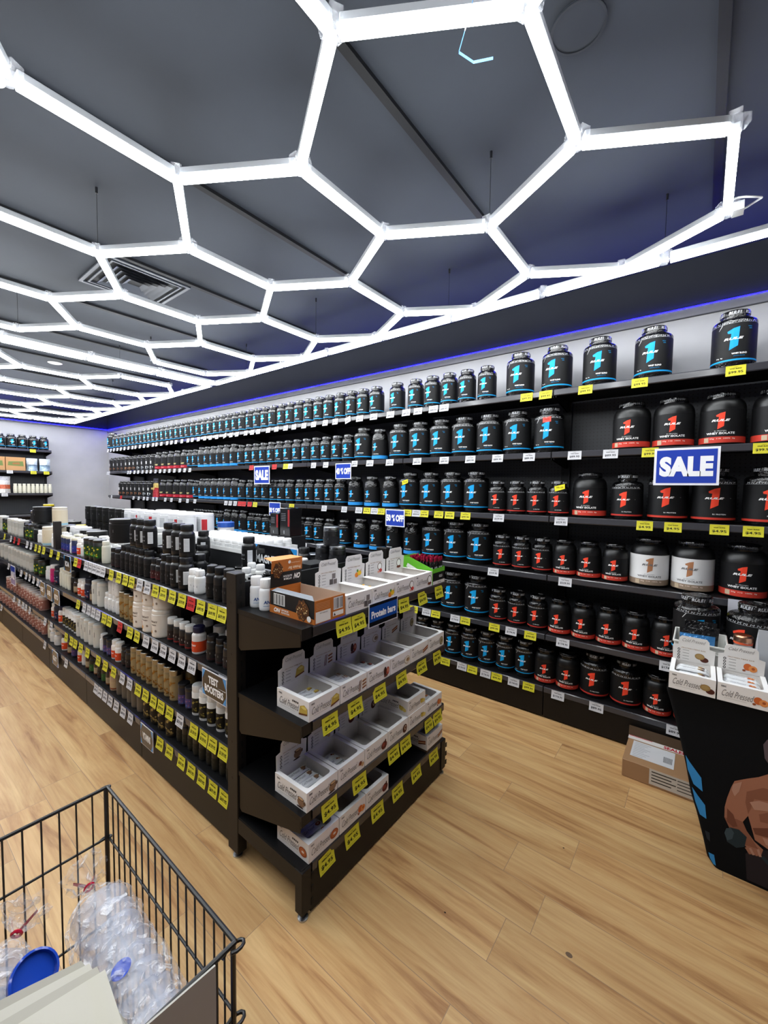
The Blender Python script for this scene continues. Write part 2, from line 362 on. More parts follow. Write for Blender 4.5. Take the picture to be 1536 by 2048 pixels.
light_grid('hexagon_light', 'white glowing hexagon tube light, the nearer grid overhead', E, V, [(0.81, 2.52), (1.81, 0.82), (2.57, 1.25+0.2), (2.32, 2.52), (0.81, 4.22), (-0.43, 2.1), (0.315, 0.82), (2.32, -0.03)], 'hexagon light grids')
E, V = grid(5.07, 6)
light_grid('hexagon_light', 'white glowing hexagon tube light, the farther grid near the end wall', E, V, [(1.81, 5.07), (2.32, 6.77), (0.81, 6.77), (2.32, 9.32), (-0.68, 5.07), (0.81, 9.32)], 'hexagon light grids')
def border(x0, x1, y0, y1, sides, label):
    E = []; V = []
    def run(a, b, n):
        a, b = Vector(a), Vector(b)
        for k in range(n):
            p, q = a+(b-a)*k/n, a+(b-a)*(k+1)/n; E.append((tuple(p), tuple(q))); V.append((tuple(q), math.atan2(b.y-a.y, b.x-a.x)))
    if 'r' in sides: run((x1, y0), (x1, y1), round((y1-y0)/0.615))
    if 'f' in sides: run((x1, y1), (x0, y1), round((x1-x0)/0.615))
    if 'n' in sides: run((x0, y0), (x1, y0), round((x1-x0)/0.615))
    light_grid('border_light', label, E, V, [(x1, y1-0.615), (x1-0.7, y1), (x0+0.7, y1), (x1, y0+1.23)], 'border light runs')
border(-1.7, 2.60, -1.02, 4.515, 'rf', 'straight white tube light bordering the nearer hexagon grid on right and far side')
border(-1.7, 2.60, 4.64, 9.56, 'rfn', 'straight white tube light framing the farther hexagon grid')
cb = MB().rod([(2.36+0.05*math.cos(t)-0.01, -0.10-0.06*math.sin(t)+0.02, HZ+0.03+0.01*math.sin(2*t)) for t in [k*PI/8-0.9 for k in range(15)]], 0.004, 6, '#cfd2d6').box(2.33, -0.085, HZ+0.0, 2.385, -0.045, HZ+0.035, '#cfd2d6').build('power_cable')
tag(cb, 'short white power cable looped beside the end corner of the hexagon light', 'cable')
fs = MB(); 
fl = [(1.10, 0.50, 2.77), (1.055, 0.535, 2.745), (1.0, 0.55, 2.735), (0.955, 0.50, 2.75), (0.92, 0.46, 2.775)]
fs.add([(x, y, z+d) for x, y, z in fl for d in (-0.004, 0.004)], [(2*i, 2*i+1, 2*i+3, 2*i+2) for i in range(4)], '#5f93c8', 'gloss').build('protective_film')
tag(bpy.data.objects['protective_film'], 'thin curled blue strip of film dangling from a hexagon light corner', 'plastic film')

# ------------------------------------------------------------------ right wall shelving
SZ = [2.29, 1.87, 1.43, 1.02, 0.60, 0.225]
SNAME = ['top wall shelf', 'second wall shelf', 'third wall shelf', 'fourth wall shelf', 'fifth wall shelf', 'bottom wall shelf']
BLK = '#141416'
def bay(L, levels, depth, top, basez):       # local: front edge at x=0 facing -X, runs +Y
    o = empty('shelving_bay')
    MB().box(depth-0.02, 0, 0.02, depth, L, top, m='pegboard').build('back_panel', o)
    MB().box(0, 0.003, 0.012, 0.015, L-0.003, basez-0.035, '#161311', 'powder').build('kick_plate', o)
    for yy in (0.0, L-0.03):
        u = MB().box(depth-0.055, yy, 0, depth-0.0201, yy+0.03, top, '#17171a', 'powder')
        for k in range(int(top/0.05)): u.box(depth-0.0555, yy+0.01, 0.02+k*0.05, depth-0.0549, yy+0.02, 0.04+k*0.05, '#020202', 'matte')
        u.build('upright', o)
    for z in levels:
        s = MB().box(0.004, 0.002, z-0.022, depth-0.056, L-0.002, z, '#101012', 'powder').box(0, 0.002, z-0.04, 0.004, L-0.002, z, '#1b1b1e', 'powder')
        sh = s.build('shelf', o)
        r = MB(); w = [(-0.0015, z-0.041), (-0.006, z-0.036), (-0.006, z-0.004), (-0.0015, z+0.001)]
        r.add([(x, y, zz) for y in (0.004, L-0.004) for x, zz in w], [(0, 1, 5, 4), (1, 2, 6, 5), (2, 3, 7, 6)], '#3a3a3f', 'gloss'); r.build('price_rail', sh)
        if z > basez+0.05:
            for yy in (0.004, L-0.012):
                MB().prism([(0, 0), (-(depth-0.06), 0), (-(depth-0.06), -0.07), (-(depth-0.07), -0.075), (0, -0.03)], plane((0.006, yy, z-0.022), (-1, 0, 0), (0, 0, 1)), 0.004, '#121214', 'powder').build('bracket', sh)
    return o
b0 = -0.41; ORDB = ['nearest on the right', 'second', 'third', 'fourth', 'fifth', 'sixth', 'seventh', 'farthest']
wb = Proto(lambda: bay(1.24, SZ, 0.43, 2.31, 0.225))
for k in range(8):
    y = b0+1.24*k-1.24*0
    if k == 7: r = Proto(lambda: bay(0.97-0.35, SZ, 0.43, 2.31, 0.225)).place((2.93, y, 0), 0, 'short black shelving bay at the far end of the right wall run', 'shelving', 'wall shelving bays')
    else: wb.place((2.93, y, 0), 0, f'black wall shelving bay with six shelves, {nth(k+1)} from right edge of photo', 'shelving', 'wall shelving bays')
wb.place((2.93, b0-1.24, 0), 0, 'black metal wall shelving bay cut off by the right edge of the photo', 'shelving', 'wall shelving bays')

# ------------------------------------------------------------------ protein tubs
BLUE, RED = '#0d9bdc', '#e8452c'
ONE = [(0.0, 0.0), (0.30, 0.17), (0.34, 1.0), (0.13, 0.95), (-0.09, 0.83), (-0.07, 0.745), (0.055, 0.72), (0.03, 0.5)]
def tri_fan(P):      # split a simple polygon by ears
    P = list(P); out = []
    def area(a, b, c): return (b[0]-a[0])*(c[1]-a[1])-(b[1]-a[1])*(c[0]-a[0])
    g = 0
    while len(P) > 3 and g < 99:
        g += 1
        for i in range(len(P)):
            a, b, c = P[i-1], P[i], P[(i+1) % len(P)]
            if area(a, b, c) <= 0: continue
            if any(area(a, b, p) > 0 and area(b, c, p) > 0 and area(c, a, p) > 0 for p in P if p not in (a, b, c)): continue
            out.append([a, b, c]); P.pop(i); break
    return out+[P]
def numeral(mb, cx, cy, h, fn, col, slab, edge=None):
    P = [(cx+(x-0.14)*h, cy+(y-0.5)*h) for x, y in ONE]
    mb.tris(tri_fan(P), fn, col, 'card', 0.0008, slab)
def arch(m, R, z):      # pale foil lettering that rings the shoulder
    f = cyl(R+0.0006, z+R*0.06)
    for k in range(9):
        u = (k-4)*R*0.24; m.text('MN'[k % 2], u, 0, R*0.17, R*0.10, f, '#b4b6ba', 0.0, 0.2, 'gloss', 0.0006, R*0.2)
    m.tris([[(-R*1.15, -R*0.075), (R*1.15, -R*0.075), (R*1.15, -R*0.06), (-R*1.15, -R*0.06)]], f, '#9a9ca0', 'gloss', 0.0006, R*0.2)
def tub(r, h, lr, lh, lz0, lz1, shoulder, style, acc, prod, lab='#0e0e10', one=None, txt='#e9e9e9', seg=36):
    def make():
        o = empty('protein_tub'); nz = h-lh
        film = style != 'iso'
        P = [(r*0.86, 0), (r*0.93, 0.003), (r*0.97, 0.012), (r*0.985, lz0-0.002), (r, lz0), (r, lz1)]
        if shoulder == 'dome':
            for k in range(1, 8): t = k/7*PI/2*0.95; P.append((lr*0.96+(r-lr*0.96)*math.cos(t), lz1+(nz-lz1)*math.sin(t)/math.sin(PI/2*0.95)))
        else:
            a = lz1+(nz-lz1)*0.35
            P += [(r, a)]
            for k in range(1, 7): t = k/6*PI/2; P.append((lr*0.94+(r-lr*0.94)*math.cos(t)**0.9, a+(nz-a)*0.8*math.sin(t)))
            P += [(lr*0.94, nz)]
        MB().lathe(P, seg, '#070708', 'film' if film else 'satin').build('jar', o)
        l = MB(); g = lh/9
        LP = [(lr*0.99, 0), (lr, g), (lr, g*2), (lr*0.965, g*2.3), (lr*0.965, g*3), (lr, g*3.3), (lr, g*7.6), (lr*0.96, g*8.6), (lr*0.88, lh), (lr*0.86, lh-0.002), (0, lh-0.002)]
        l.lathe(LP, seg, '#060607', 'film' if film else 'gloss', cz=nz+0.0005)
        for k in range(0, 40): a = 2*PI*k/40; c, s_ = math.cos(a), math.sin(a); l.add([((lr+q)*c-w*s_, (lr+q)*s_+w*c, nz+z) for w, q in ((-0.001, 0), (0, 0.0009), (0.001, 0)) for z in (g*3.5, g*7.4)], [(0, 2, 3, 1), (2, 4, 5, 3)], '#101012', 'satin')
        LF = cyl(lr+0.0008, nz)
        if film:
            for q in range(-1, 2): l.text('RULE1', q*lr*1.15, g*5.4, lr*0.85, g*3.6, LF, '#b9bbc0', 0.03, 0.2, 'gloss', 0.0006, lr*0.25)
        else: l.text('PROTEIN POWDER', 0, g*5.4, lr*1.7, g*2.0, LF, '#5c5e62', 0.02, 0, 'gloss', 0.0006, lr*0.25)
        l.build('lid', o)
        m = MB(); R = r+0.0006; fn = cyl(R)
        m.lathe([(R, lz0+0.002), (R, lz1-0.002)], seg, lab, 'card', cap=False)
        H = lz1-lz0; sl = r*0.2
        one_c = one or acc
        if style == 'blend':
            zc = lz0+H*0.60; numeral(m, 0.0, zc, H*0.58, fn, one_c, sl)
            m.text('RULE', 0, zc+H*0.0, r*0.86, H*0.06, fn, txt, 0.045, 0.25, slab=sl, off=0.0012)
            m.text(prod, r*0.28, lz0+H*0.215, r*0.68, H*0.042, fn, txt, 0.04, slab=sl)
            m.text('ESSENTIAL PROTEIN', r*0.28, lz0+H*0.15, r*0.5, H*0.02, fn, acc, 0, slab=sl)
            m.lathe([(R+0.0004, lz0+H*0.035), (R+0.0004, lz0+H*0.075)], seg, acc, 'card', cap=False)
            m.text('24g  6g', -r*0.62, lz0+H*0.14, r*0.32, H*0.035, fn, txt, 0.01, slab=sl)
            m.text('VANILLA', r*0.72, lz1-H*0.12, r*0.2, H*0.025, fn, acc, 0, slab=sl); m.text('CREME', r*0.75, lz1-H*0.17, r*0.15, H*0.025, fn, acc, 0, slab=sl)
            arch(m, R, lz1)
            # white brush stroke across the shoulder film
            m.poly([(-r*0.72, lz1-H*0.14), (-r*0.68, lz1-H*0.13), (-r*0.5, lz1-H*0.01), (-r*0.55, lz1-H*0.015)], fn, '#c8c8c8', 'gloss', 0.001)
        elif style == 'iso':
            zc = lz0+H*0.66; numeral(m, 0.0, zc, H*0.5, fn, one_c, sl)
            m.text('RULE', 0, zc+H*0.01, r*0.8, H*0.065, fn, txt, 0.045, 0.25, slab=sl, off=0.0012)
            m.text('R1 PROTEIN', 0, lz0+H*0.36, r*0.5, H*0.025, fn, txt, 0, slab=sl)
            m.text(prod, 0, lz0+H*0.29, r*1.25, H*0.065, fn, txt, 0.03, slab=sl)
            m.lathe([(R+0.0004, lz0+0.002), (R+0.0004, lz0+H*0.19)], seg, acc, 'card', cap=False)
            m.text('25g  110  100%  6g', r*0.1, lz0+H*0.13, r*1.1, H*0.045, fn, '#f0d8cc', 0.01, slab=sl, off=0.001)
            m.poly([(-r*0.75, lz0+H*0.03), (-r*0.5, lz0+H*0.03), (-r*0.5, lz0+H*0.17), (-r*0.75, lz0+H*0.17)], fn, '#b9a58c', 'card', 0.001)
        elif style == 'pro':
            arch(m, R, lz1)
            zc = lz0+H*0.60; numeral(m, 0.0, zc, H*0.58, fn, one_c, sl)
            m.text('RULE', 0, zc, r*0.86, H*0.055, fn, txt, 0.045, 0.25, slab=sl, off=0.0012)
            m.text(prod, r*0.25, lz0+H*0.16, r*0.6, H*0.035, fn, txt, 0.01, slab=sl)
            m.lathe([(R+0.0004, lz0+0.002), (R+0.0004, lz0+H*0.07)], seg, acc, 'card', cap=False)
            m.poly([(r*0.4, lz0+H*0.6), (r*0.8, lz0+H*0.6), (r*0.8, lz0+H*0.61), (r*0.4, lz0+H*0.61)], fn, '#777777', 'card', 0.0008)
        elif style == 'band':
            zc = lz0+H*0.62; numeral(m, -r*0.1, zc, H*0.42, fn, one_c, sl)
            m.text('RULE', -r*0.1, zc, r*0.75, H*0.05, fn, txt, 0.045, 0.25, slab=sl, off=0.0012)
            m.text(prod, 0, lz0+H*0.255, r*0.9, H*0.04, fn, txt, 0.02, slab=sl)
            m.lathe([(R+0.0004, lz0+0.002), (R+0.0004, lz0+H*0.18)], seg, acc, 'card', cap=False)
        elif style == 'whey':
            m.lathe([(R+0.0004, lz0+0.002), (R+0.0004, lz0+H*0.24)], seg, acc, 'card', cap=False)
            m.text('WHEY', r*0.05, lz0+H*0.38, r*1.1, H*0.12, fn, '#d8c98a', 0.03, slab=sl)
            m.text('100%', -r*0.35, lz0+H*0.56, r*0.3, H*0.07, fn, '#d8c98a', 0.02, slab=sl)
            m.text('GOLD STANDARD', 0, lz0+H*0.12, r*1.1, H*0.04, fn, '#f3c9c0', 0.01, slab=sl, off=0.001)
        elif style == 'sq':
            m.poly([(-r*0.2, lz0+H*0.45), (r*0.25, lz0+H*0.45), (r*0.25, lz0+H*0.68), (-r*0.2, lz0+H*0.68)], fn, '#e6e6e6', 'card', 0.001)
            for e_, c_ in ((ell(r*0.1, lz0+H*0.15, r*0.55, H*0.1, 12, 0.3), acc), (ell(-r*0.2, lz0+H*0.2, r*0.25, H*0.09, 10), one_c)): m.poly(e_, fn, c_, 'card', 0.001)
            m.poly([(-r*0.1, lz0+H*0.8), (r*0.05, lz0+H*0.8), (r*0.05, lz0+H*0.83), (-r*0.1, lz0+H*0.83)], fn, '#dddddd', 'card', 0.001)
        m.build('label_wrap', o)
        return o
    return make
TUBS = {
 'A': (Proto(tub(0.099, 0.322, 0.066, 0.042, 0.03, 0.240, 'flat', 'blend', BLUE, 'WHEY BLEND')), 'wide black tub, blue numeral'),
 'B': (Proto(tub(0.071, 0.268, 0.052, 0.034, 0.03, 0.190, 'flat', 'blend', BLUE, 'WHEY BLEND', seg=28)), 'slim black tub, blue numeral'),
 'H': (Proto(tub(0.077, 0.292, 0.056, 0.036, 0.012, 0.190, 'dome', 'band', '#2a8fd8', 'R1 PROTEIN', one=BLUE, seg=28)), 'domed black tub, blue band'),
 'C': (Proto(tub(0.068, 0.245, 0.050, 0.034, 0.02, 0.160, 'flat', 'pro', '#b4322a', 'R1 PROTEIN', one=RED, seg=28)), 'slim black tub, red numeral'),
 'F': (Proto(tub(0.102, 0.318, 0.062, 0.040, 0.02, 0.225, 'flat', 'pro', '#c0392b', 'R1 PROTEIN', one=RED)), 'wide black tub, red numeral'),
 'G': (Proto(tub(0.088, 0.285, 0.055, 0.038, 0.02, 0.195, 'flat', 'pro', '#b4322a', 'R1 PROTEIN', one=RED)), 'shouldered black tub, red numeral'),
 'D': (Proto(tub(0.104, 0.298, 0.073, 0.036, 0.012, 0.200, 'dome', 'iso', '#c23a2c', 'WHEY ISOLATE', one=RED)), 'wide black tub, red band'),
 'E': (Proto(tub(0.074, 0.247, 0.056, 0.034, 0.012, 0.160, 'dome', 'iso', '#c23a2c', 'WHEY ISOLATE', one=RED, seg=28)), 'small black tub, red band'),
 'N': (Proto(tub(0.104, 0.298, 0.073, 0.036, 0.012, 0.200, 'dome', 'iso', '#8d7a68', 'WHEY ISOLATE', lab='#d9d9da', one='#a5714f', txt='#6d6d70')), 'wide tub, white label, brown numeral'),
 'W': (Proto(tub(0.078, 0.280, 0.054, 0.036, 0.012, 0.190, 'dome', 'whey', '#a8182c', 'WHEY', seg=24)), 'black tub, crimson band'),
 'S': (Proto(tub(0.072, 0.262, 0.050, 0.024, 0.012, 0.215, 'dome', 'sq', '#a8663a', '', one='#e0b48a', seg=20)), 'black tub, white square, brown picture'),
 'T': (Proto(tub(0.072, 0.262, 0.050, 0.024, 0.012, 0.215, 'dome', 'sq', '#dfe6ee', '', one='#ffffff', seg=20)), 'black tub, white square, pale picture'),
}
ROWS = [
 (0, 'A-0.10 A0.28 A0.58 A0.85 A1.11 B1.36 B1.53 B1.69 B1.85 B2.02 B2.22 B2.46 B2.62 B2.77 B2.92 B3.08 B3.23 B3.39 B3.54 B3.69 B3.84 B4.0 B4.15 B4.30 B4.45 B4.61 B4.76 B4.91 B5.06 B5.21 B5.37 B5.52 B5.67 B5.82 B5.98 B6.13 B6.29 B6.45 B6.60 B6.76 B6.92 B7.08 B7.23 B7.38 B7.54 B7.70 B7.86 B8.02 B8.2 B8.37 B8.55 B8.71 A8.98'),
 (1, 'D-0.30 D-0.07 D0.16 D0.38 A0.89 A1.12 A1.34 A1.56 A1.77 A1.985 A2.20 H2.42 A2.63 B2.81 B2.965 B3.12 B3.27 B3.42 B3.575 B3.73 B3.88 B4.03 B4.18 B4.33 B4.48 B4.64 H4.81 H4.98 H5.14 H5.30 H5.46 H5.62 B5.78 B5.93 W6.11 W6.33 W6.53 W6.75 W6.97 T7.15 T7.32 T7.49 T7.66 S7.83 S8.0 S8.17 S8.35 S8.53 S8.72 S8.9'),
 (2, 'F-0.28 F-0.05 F0.17 G0.385 D0.61 C0.80 C0.95 C1.10 C1.25 A1.44 A1.655 A1.865 A2.08 H2.29 H2.51 H2.72 B2.91 B3.06 B3.21 B3.365 B3.52 B3.69 B3.84 B3.98 B4.14 B4.29 B4.45 B4.63 H4.80 H4.97 H5.13 H5.29 H5.45 H5.61 B5.77 W5.95 W6.16 W6.37 W6.60 W6.82 T7.27 T7.44 S7.61 S7.78 S7.95 S8.12 S8.3 S8.48'),
 (3, 'D-0.20 N0.03 N0.25 E0.435 E0.59 E0.745 C0.90 C1.05 C1.20 A1.40 A1.615 A1.83 H2.04 H2.24 H2.44 H2.64 B2.86 B3.06 B3.22 B3.37 B3.52 B3.67 B3.83 B3.98 B4.13 B4.28 B4.43 H4.62 H4.80 H4.98 B5.15 B5.31 B5.47 B5.63 B5.79'),
 (4, 'E-0.18 E0.0 E0.145 E0.30 E0.455 E0.61 E0.765 C0.92 C1.07 C1.22 A1.41 A1.63 A1.85 A2.07 A2.29 B2.5 B2.66 B2.82'),
 (5, 'E-0.15 E0.01 E0.17 G0.345 G0.53 E0.70 E0.85 B1.0 B1.15 B1.30 B1.45 B1.60 B1.75 B1.90 B2.05 B2.2'),
]
for lv, spec in ROWS:
    n = 0
    for it in spec.split():
        k, y = it[0], float(it[1:]); n += 1
        p, d = TUBS[k]
        r = {'A': .099, 'D': .104, 'F': .102, 'N': .104, 'G': .088, 'H': .08, 'W': .078}.get(k, .072)
        ordw = 'rightmost' if n == 1 else nth(n)+' from right'
        t = p.place((2.965+r, y, SZ[lv]+0.0004), random.uniform(-0.13, 0.13), f'{d}, {ordw} on {SNAME[lv]}', 'protein tub', f'tubs on the {SNAME[lv]}')
        if (lv, k, y) == (1, 'A', 0.89):
            s = MB(); s.poly([(-0.02, 0.245), (0.035, 0.25), (0.035, 0.215), (-0.02, 0.21)], cyl(0.104), '#f05a50', 'card', 0); s.text('39.95', 0.008, 0.232, 0.035, 0.012, cyl(0.104), '#b02a25', 0.01, off=0.0006); s.build('sticker', t, 'red price sticker')
        if (lv, k, y) in ((2, 'C', 0.80), (2, 'A', 2.08)):
            R = 0.075 if k == 'C' else 0.106
            s = MB(); fn = plane((-R, 0, 0.19 if k == 'C' else 0.23), (0, -1, 0), (0, 0, 1)); s.prism([(-0.005, -0.02), (0.06, 0.0), (0.058, 0.032), (-0.01, 0.016)], fn, 0.0008, '#e6dc2c', 'card'); s.text('50% OFF', 0.027, 0.008, 0.045, 0.012, fn, '#3d3a10', 0.01, off=0.0006); s.build('sticker', t, 'yellow paper note')
# big red and gold pouch standing on the third shelf
pm = MB()
def pouch(w, h, d, cols, txt=None, name='pouch'):
    m = MB(); n = 8
    def prof(v): return d*0.5*(1-v)**0.6*(0.35+0.65*min(1, (1-v)*3))+0.002
    for side in (-1, 1):
        vs = []; fs = []
        for j in range(n+1):
            v = j/n; ww = w/2*(1-0.06*math.sin(v*PI))
            for i in range(7):
                u = i/6*2-1; x = side*prof(v)*(1-abs(u)**2.5)
                vs.append((x, -u*ww, v*h))
        for j in range(n):
            for i in range(6):
                a = j*7+i; q = (a, a+1, a+8, a+7); fs.append(q if side < 0 else q[::-1])
        for j in range(n):
            c = cols[min(len(cols)-1, int(j/n*len(cols)))]
            m.add([vs[i] for f in fs[j*6:(j+1)*6] for i in f], [(4*k, 4*k+1, 4*k+2, 4*k+3) for k in range(6)], c, 'foil', False)
    if txt: m.text(txt[0], 0, h*0.45, w*0.7, h*0.12, plane((-d*0.55, 0, 0), (0, -1, 0), (0, 0, 1)), txt[1], 0.03, m='card')
    return m
pp = pouch(0.19, 0.30, 0.09, ['#a01822', '#a01822', '#b8a050', '#111113'], ('WHEY', '#d8c070')).build('pouch'); pp.location = (3.0, 7.04, SZ[2]+0.001)
tag(pp, 'tall black pouch with red base and gold lettering standing on the third wall shelf down', 'pouch')

# ------------------------------------------------------------------ price tickets
TC = {'y': '#cdc632', 'w': '#c6c6ca', 'r': '#c02a2a'}
TI = {'y': '#1d1c06', 'w': '#1c1c22', 'r': '#4a0806'}
TN = {'y': 'yellow', 'w': 'white', 'r': 'red'}
def ticket(c, price, w, h, name='price_ticket'):
    def make():
        m = MB(); n = 5; b = h*0.16
        def fn(u, v, o=0):     # top of the sheet at v=0, hanging, curling outwards at the foot
            t = -v/h; return (-b*t*t-o, -u, v)
        for i in range(n):
            v0, v1 = -h*i/n, -h*(i+1)/n
            m.add([fn(-w/2, v1), fn(w/2, v1), fn(w/2, v0), fn(-w/2, v0)], [(0, 1, 2, 3)], TC[c], 'card')
        m.text(price, 0, -h*0.66, w*0.74, h*0.27, fn, TI[c], 0.022, off=0.0007)
        m.text('FIBRE BAR' if h > 0.06 else 'WHEY BLEND', 0, -h*0.3, w*0.6, h*0.1, fn, TI[c], 0.03, off=0.0007)
        m.poly([(-w*0.14, -h*0.12), (0, -h*0.18), (w*0.14, -h*0.12), (0, -h*0.15)], fn, TI[c], 'card', 0.0007)
        m.poly([(-w*0.38, -h*0.9), (w*0.38, -h*0.9), (w*0.38, -h*0.89), (-w*0.38, -h*0.89)], fn, TI[c], 'card', 0.0007)
        return m.build(name)
    return make
TP = {}
def put_ticket(c, price, w, h, loc, rz, label, group, tilt=0):
    k = (c, price, w, h)
    if k not in TP: TP[k] = Proto(ticket(*k))
    return TP[k].place(loc, rz, label, 'price ticket', group, tilt=(tilt, 0))
WT = ['-0.11y 0.33y 0.63y 0.88y 1.01y 1.67w 1.77w 1.92w 2.04w 2.21w 2.40w 2.57w 2.73t 2.89w 3.03w 3.20w 3.35w 3.51w 3.65w 3.81w 3.96w 4.15w 4.27w 4.40w 4.59w 4.72w 4.87t 5.05w 5.21w 5.35w 5.52w 5.69w 5.81w 5.99w 6.17w 6.31w 6.45w 6.64w 6.81w 6.93w 7.11w 7.26w 7.42w 7.60w 7.72w 7.89w 8.06w 8.22w 8.38w 8.54w 8.69w 8.83w',
 '-0.24y 0.26y 0.47w 0.68w 0.98w 1.21w 1.43w 1.66w 1.92w 2.21w 2.44w 2.63w 3.02w 3.20w 3.57w 3.65y 3.85r 4.29r 5.77w 5.92w 6.07w 6.23w 6.39w 6.55w 6.70w 6.86w 7.03w 7.18w 7.34w 7.51w 7.66w 7.83w 7.93w 8.80w 8.88w',
 '-0.22f -0.08f 0.13f 0.27f 0.75w 1.19w 1.46y 1.60y 1.70y 1.84y 1.92w 2.01y 2.30y 2.38w 2.47y 2.57w 2.76w 3.04w 3.55y 4.22y 4.33r 4.45r 4.54r 4.64w 4.75w 4.85w 5.64w 5.85w 6.07w 6.34w 6.54w 6.84w 6.96w 7.17w 7.31w 7.51w 7.72w 8.26r 8.71w',
 '-0.24f -0.01f 0.71w 1.22w 3.12w 3.34w', '0.12w 0.71w 0.93y 1.07w 1.20y 1.44y 1.53w 1.71y 1.80w 1.93y', '0.07w 0.49w 0.73w 0.93y 1.04w 1.17y 1.26w 1.37y 1.46w 1.61y']
WP = [{'y': '$99.95', 'w': '$89.95', 'r': '$39.95'}, {'y': '$99.95', 'w': '$89.95', 'r': '$69.95'}, {'y': '$99.95', 'w': '$229.95', 'r': '$69.95'}, {'w': '$229.95', 'y': '$99.95'}, {'w': '$174.95', 'y': '$99.95'}, {'w': '$174.95', 'y': '$99.95'}]
for lv, s in enumerate(WT):
    for i, t in enumerate(s.split()):
        y, c = float(t[:-1]), t[-1]; tl = 0
        pr = WP[lv].get(c)
        if c == 'f': c, pr = 'y', '$4.95'
        if c == 't': c, pr, tl = 'w', '$89.95', -0.3
        if lv == 5 and y < 0.6: pr = '$89.95'
        o = 'first' if i == 0 else nth(i+1)
        w = 0.084 if y < 2.6 or c != 'w' else 0.074
        put_ticket(c, pr, w, 0.056, (2.922, y, SZ[lv]-0.001), 0, f'{TN[c]} price ticket {pr}, {o} from right along {SNAME[lv]} rail', f'tickets on the {SNAME[lv]} rail', tl)

# hanging signs
def sign(name, w, h, lines, label, loc, rz=0, bg='#2741a8', border='#e9eaf2', style='sale', tilt=0):
    o = empty(name, loc, rz); o.rotation_euler = (tilt, 0, rz)
    MB().prism([(-w/2, 0), (w/2, 0), (w/2, h), (-w/2, h)], front(), 0.002, border, 'gloss').build('sheet', o)
    m = MB(); fn = front(); b = 0.04*w if style == 'sale' else 0.02*w
    m.poly([(-w/2+b, b), (w/2-b, b), (w/2-b, h-b), (-w/2+b, h-b)], fn, bg if style != 'cat' else '#16171b', 'gloss', 0.0006)
    if style == 'cat':
        for sx in (-1, 1):
            for k in (0, 1): v0, v1 = (b, h*0.32) if k else (h-b, h*0.6); m.poly([(sx*(w/2-b), v0), (sx*(w/2-b-w*0.13), v0), (sx*(w/2-b), v1)][::1 if (sx > 0) == (k == 0) else -1], fn, '#2f8fd6', 'gloss', 0.001)
    if style == 'bars':
        m.poly([(-w/2+b, h-b), (-w/2+b, h*0.84), (w/2-b, h*0.84), (w/2-b, h-b)], fn, '#15161a', 'gloss', 0.001); m.poly([(-w/2+b, b), (w/2-b, b), (w/2-b, h*0.22), (-w/2+b, h*0.22)], fn, '#15161a', 'gloss', 0.001)
    if style == 'sale' and loc[0] > 2:
        gap = 2.924-loc[0]
        for yy in (-w*.3, w*.3): MB().box(0.0022, yy-.008, h-.02, gap, yy+.008, h-.012, '#b8bac0', 'gloss').build('clip', o)
    if style == 'cat' and loc[0] > 1.2: MB().box(.0022, -.004, -(loc[2]-T0)+.0005, .006, .004, h*.8, '#2a2a2e').box(-.03, -.02, -(loc[2]-T0)+.0005, .035, .02, -(loc[2]-T0)+.003, '#2a2a2e').build('stand', o)
    for t, cu, cv, tw, th in lines: m.text(t, cu*w, cv*h, tw*w, th*h, fn, '#eef0f4', 0.06 if style == 'sale' else 0.045, m='gloss', off=0.0014, res=4)
    m.build('printed_face', o); return tag(o, label, 'sign')
sign('sale_sign', 0.297, 0.21, [('SALE', 0, 0.5, 0.82, 0.54)], 'large blue sign reading SALE hung below the second wall shelf at the right', (2.85, 0.083, 1.645))
sign('sale_sign', 0.297, 0.21, [('SALE', 0, 0.5, 0.82, 0.56)], 'small-looking distant blue SALE sign hung below the second wall shelf above the island', (2.9, 4.06, 1.645))
sign('discount_sign', 0.207, 0.153, [('40 % OFF', 0, 0.5, 0.9, 0.4)], 'blue sign reading 40 % OFF hung from the second wall shelf', (2.9, 2.76, 1.696))
sign('discount_sign', 0.207, 0.150, [('50 % OFF', 0, 0.5, 0.9, 0.4)], 'blue sign reading 50 % OFF hung below the third wall shelf, fully visible', (2.9, 2.13, 1.275))
sign('discount_sign', 0.207, 0.150, [('50 % OFF', 0, 0.4, 0.9, 0.36)], 'blue 50 % OFF sign half hidden behind the tall black and red box', (2.9, 3.82, 1.29))

# ------------------------------------------------------------------ island shelving
IZ = [1.076, 0.769, 0.453, 0.24]
INAME = ['island top deck', 'second island shelf', 'third island shelf', 'lowest island shelf']
ib = Proto(lambda: bay(0.935, IZ, 0.478, 1.05, 0.24))
for k in range(7):
    ib.place((0.975, 1.60+0.935*k, 0), 0, f'black island shelving bay facing the left aisle, {nth(k+1)} back from the end display', 'shelving', 'island shelving bays')
for k in range(7):
    ib.place((1.93, 1.60+0.935*(k+1), 0), PI, f'black island shelving bay facing the tub wall, {nth(k+1)} back from the end display', 'shelving', 'island shelving bays facing the wall')
m = MB().box(0.985, 4.17, 1.0765, 1.03, 4.225, 1.303, '#231f1d', 'powder')
po = m.build('post'); tag(po, 'short dark square post standing on the island top deck half way along', 'post')

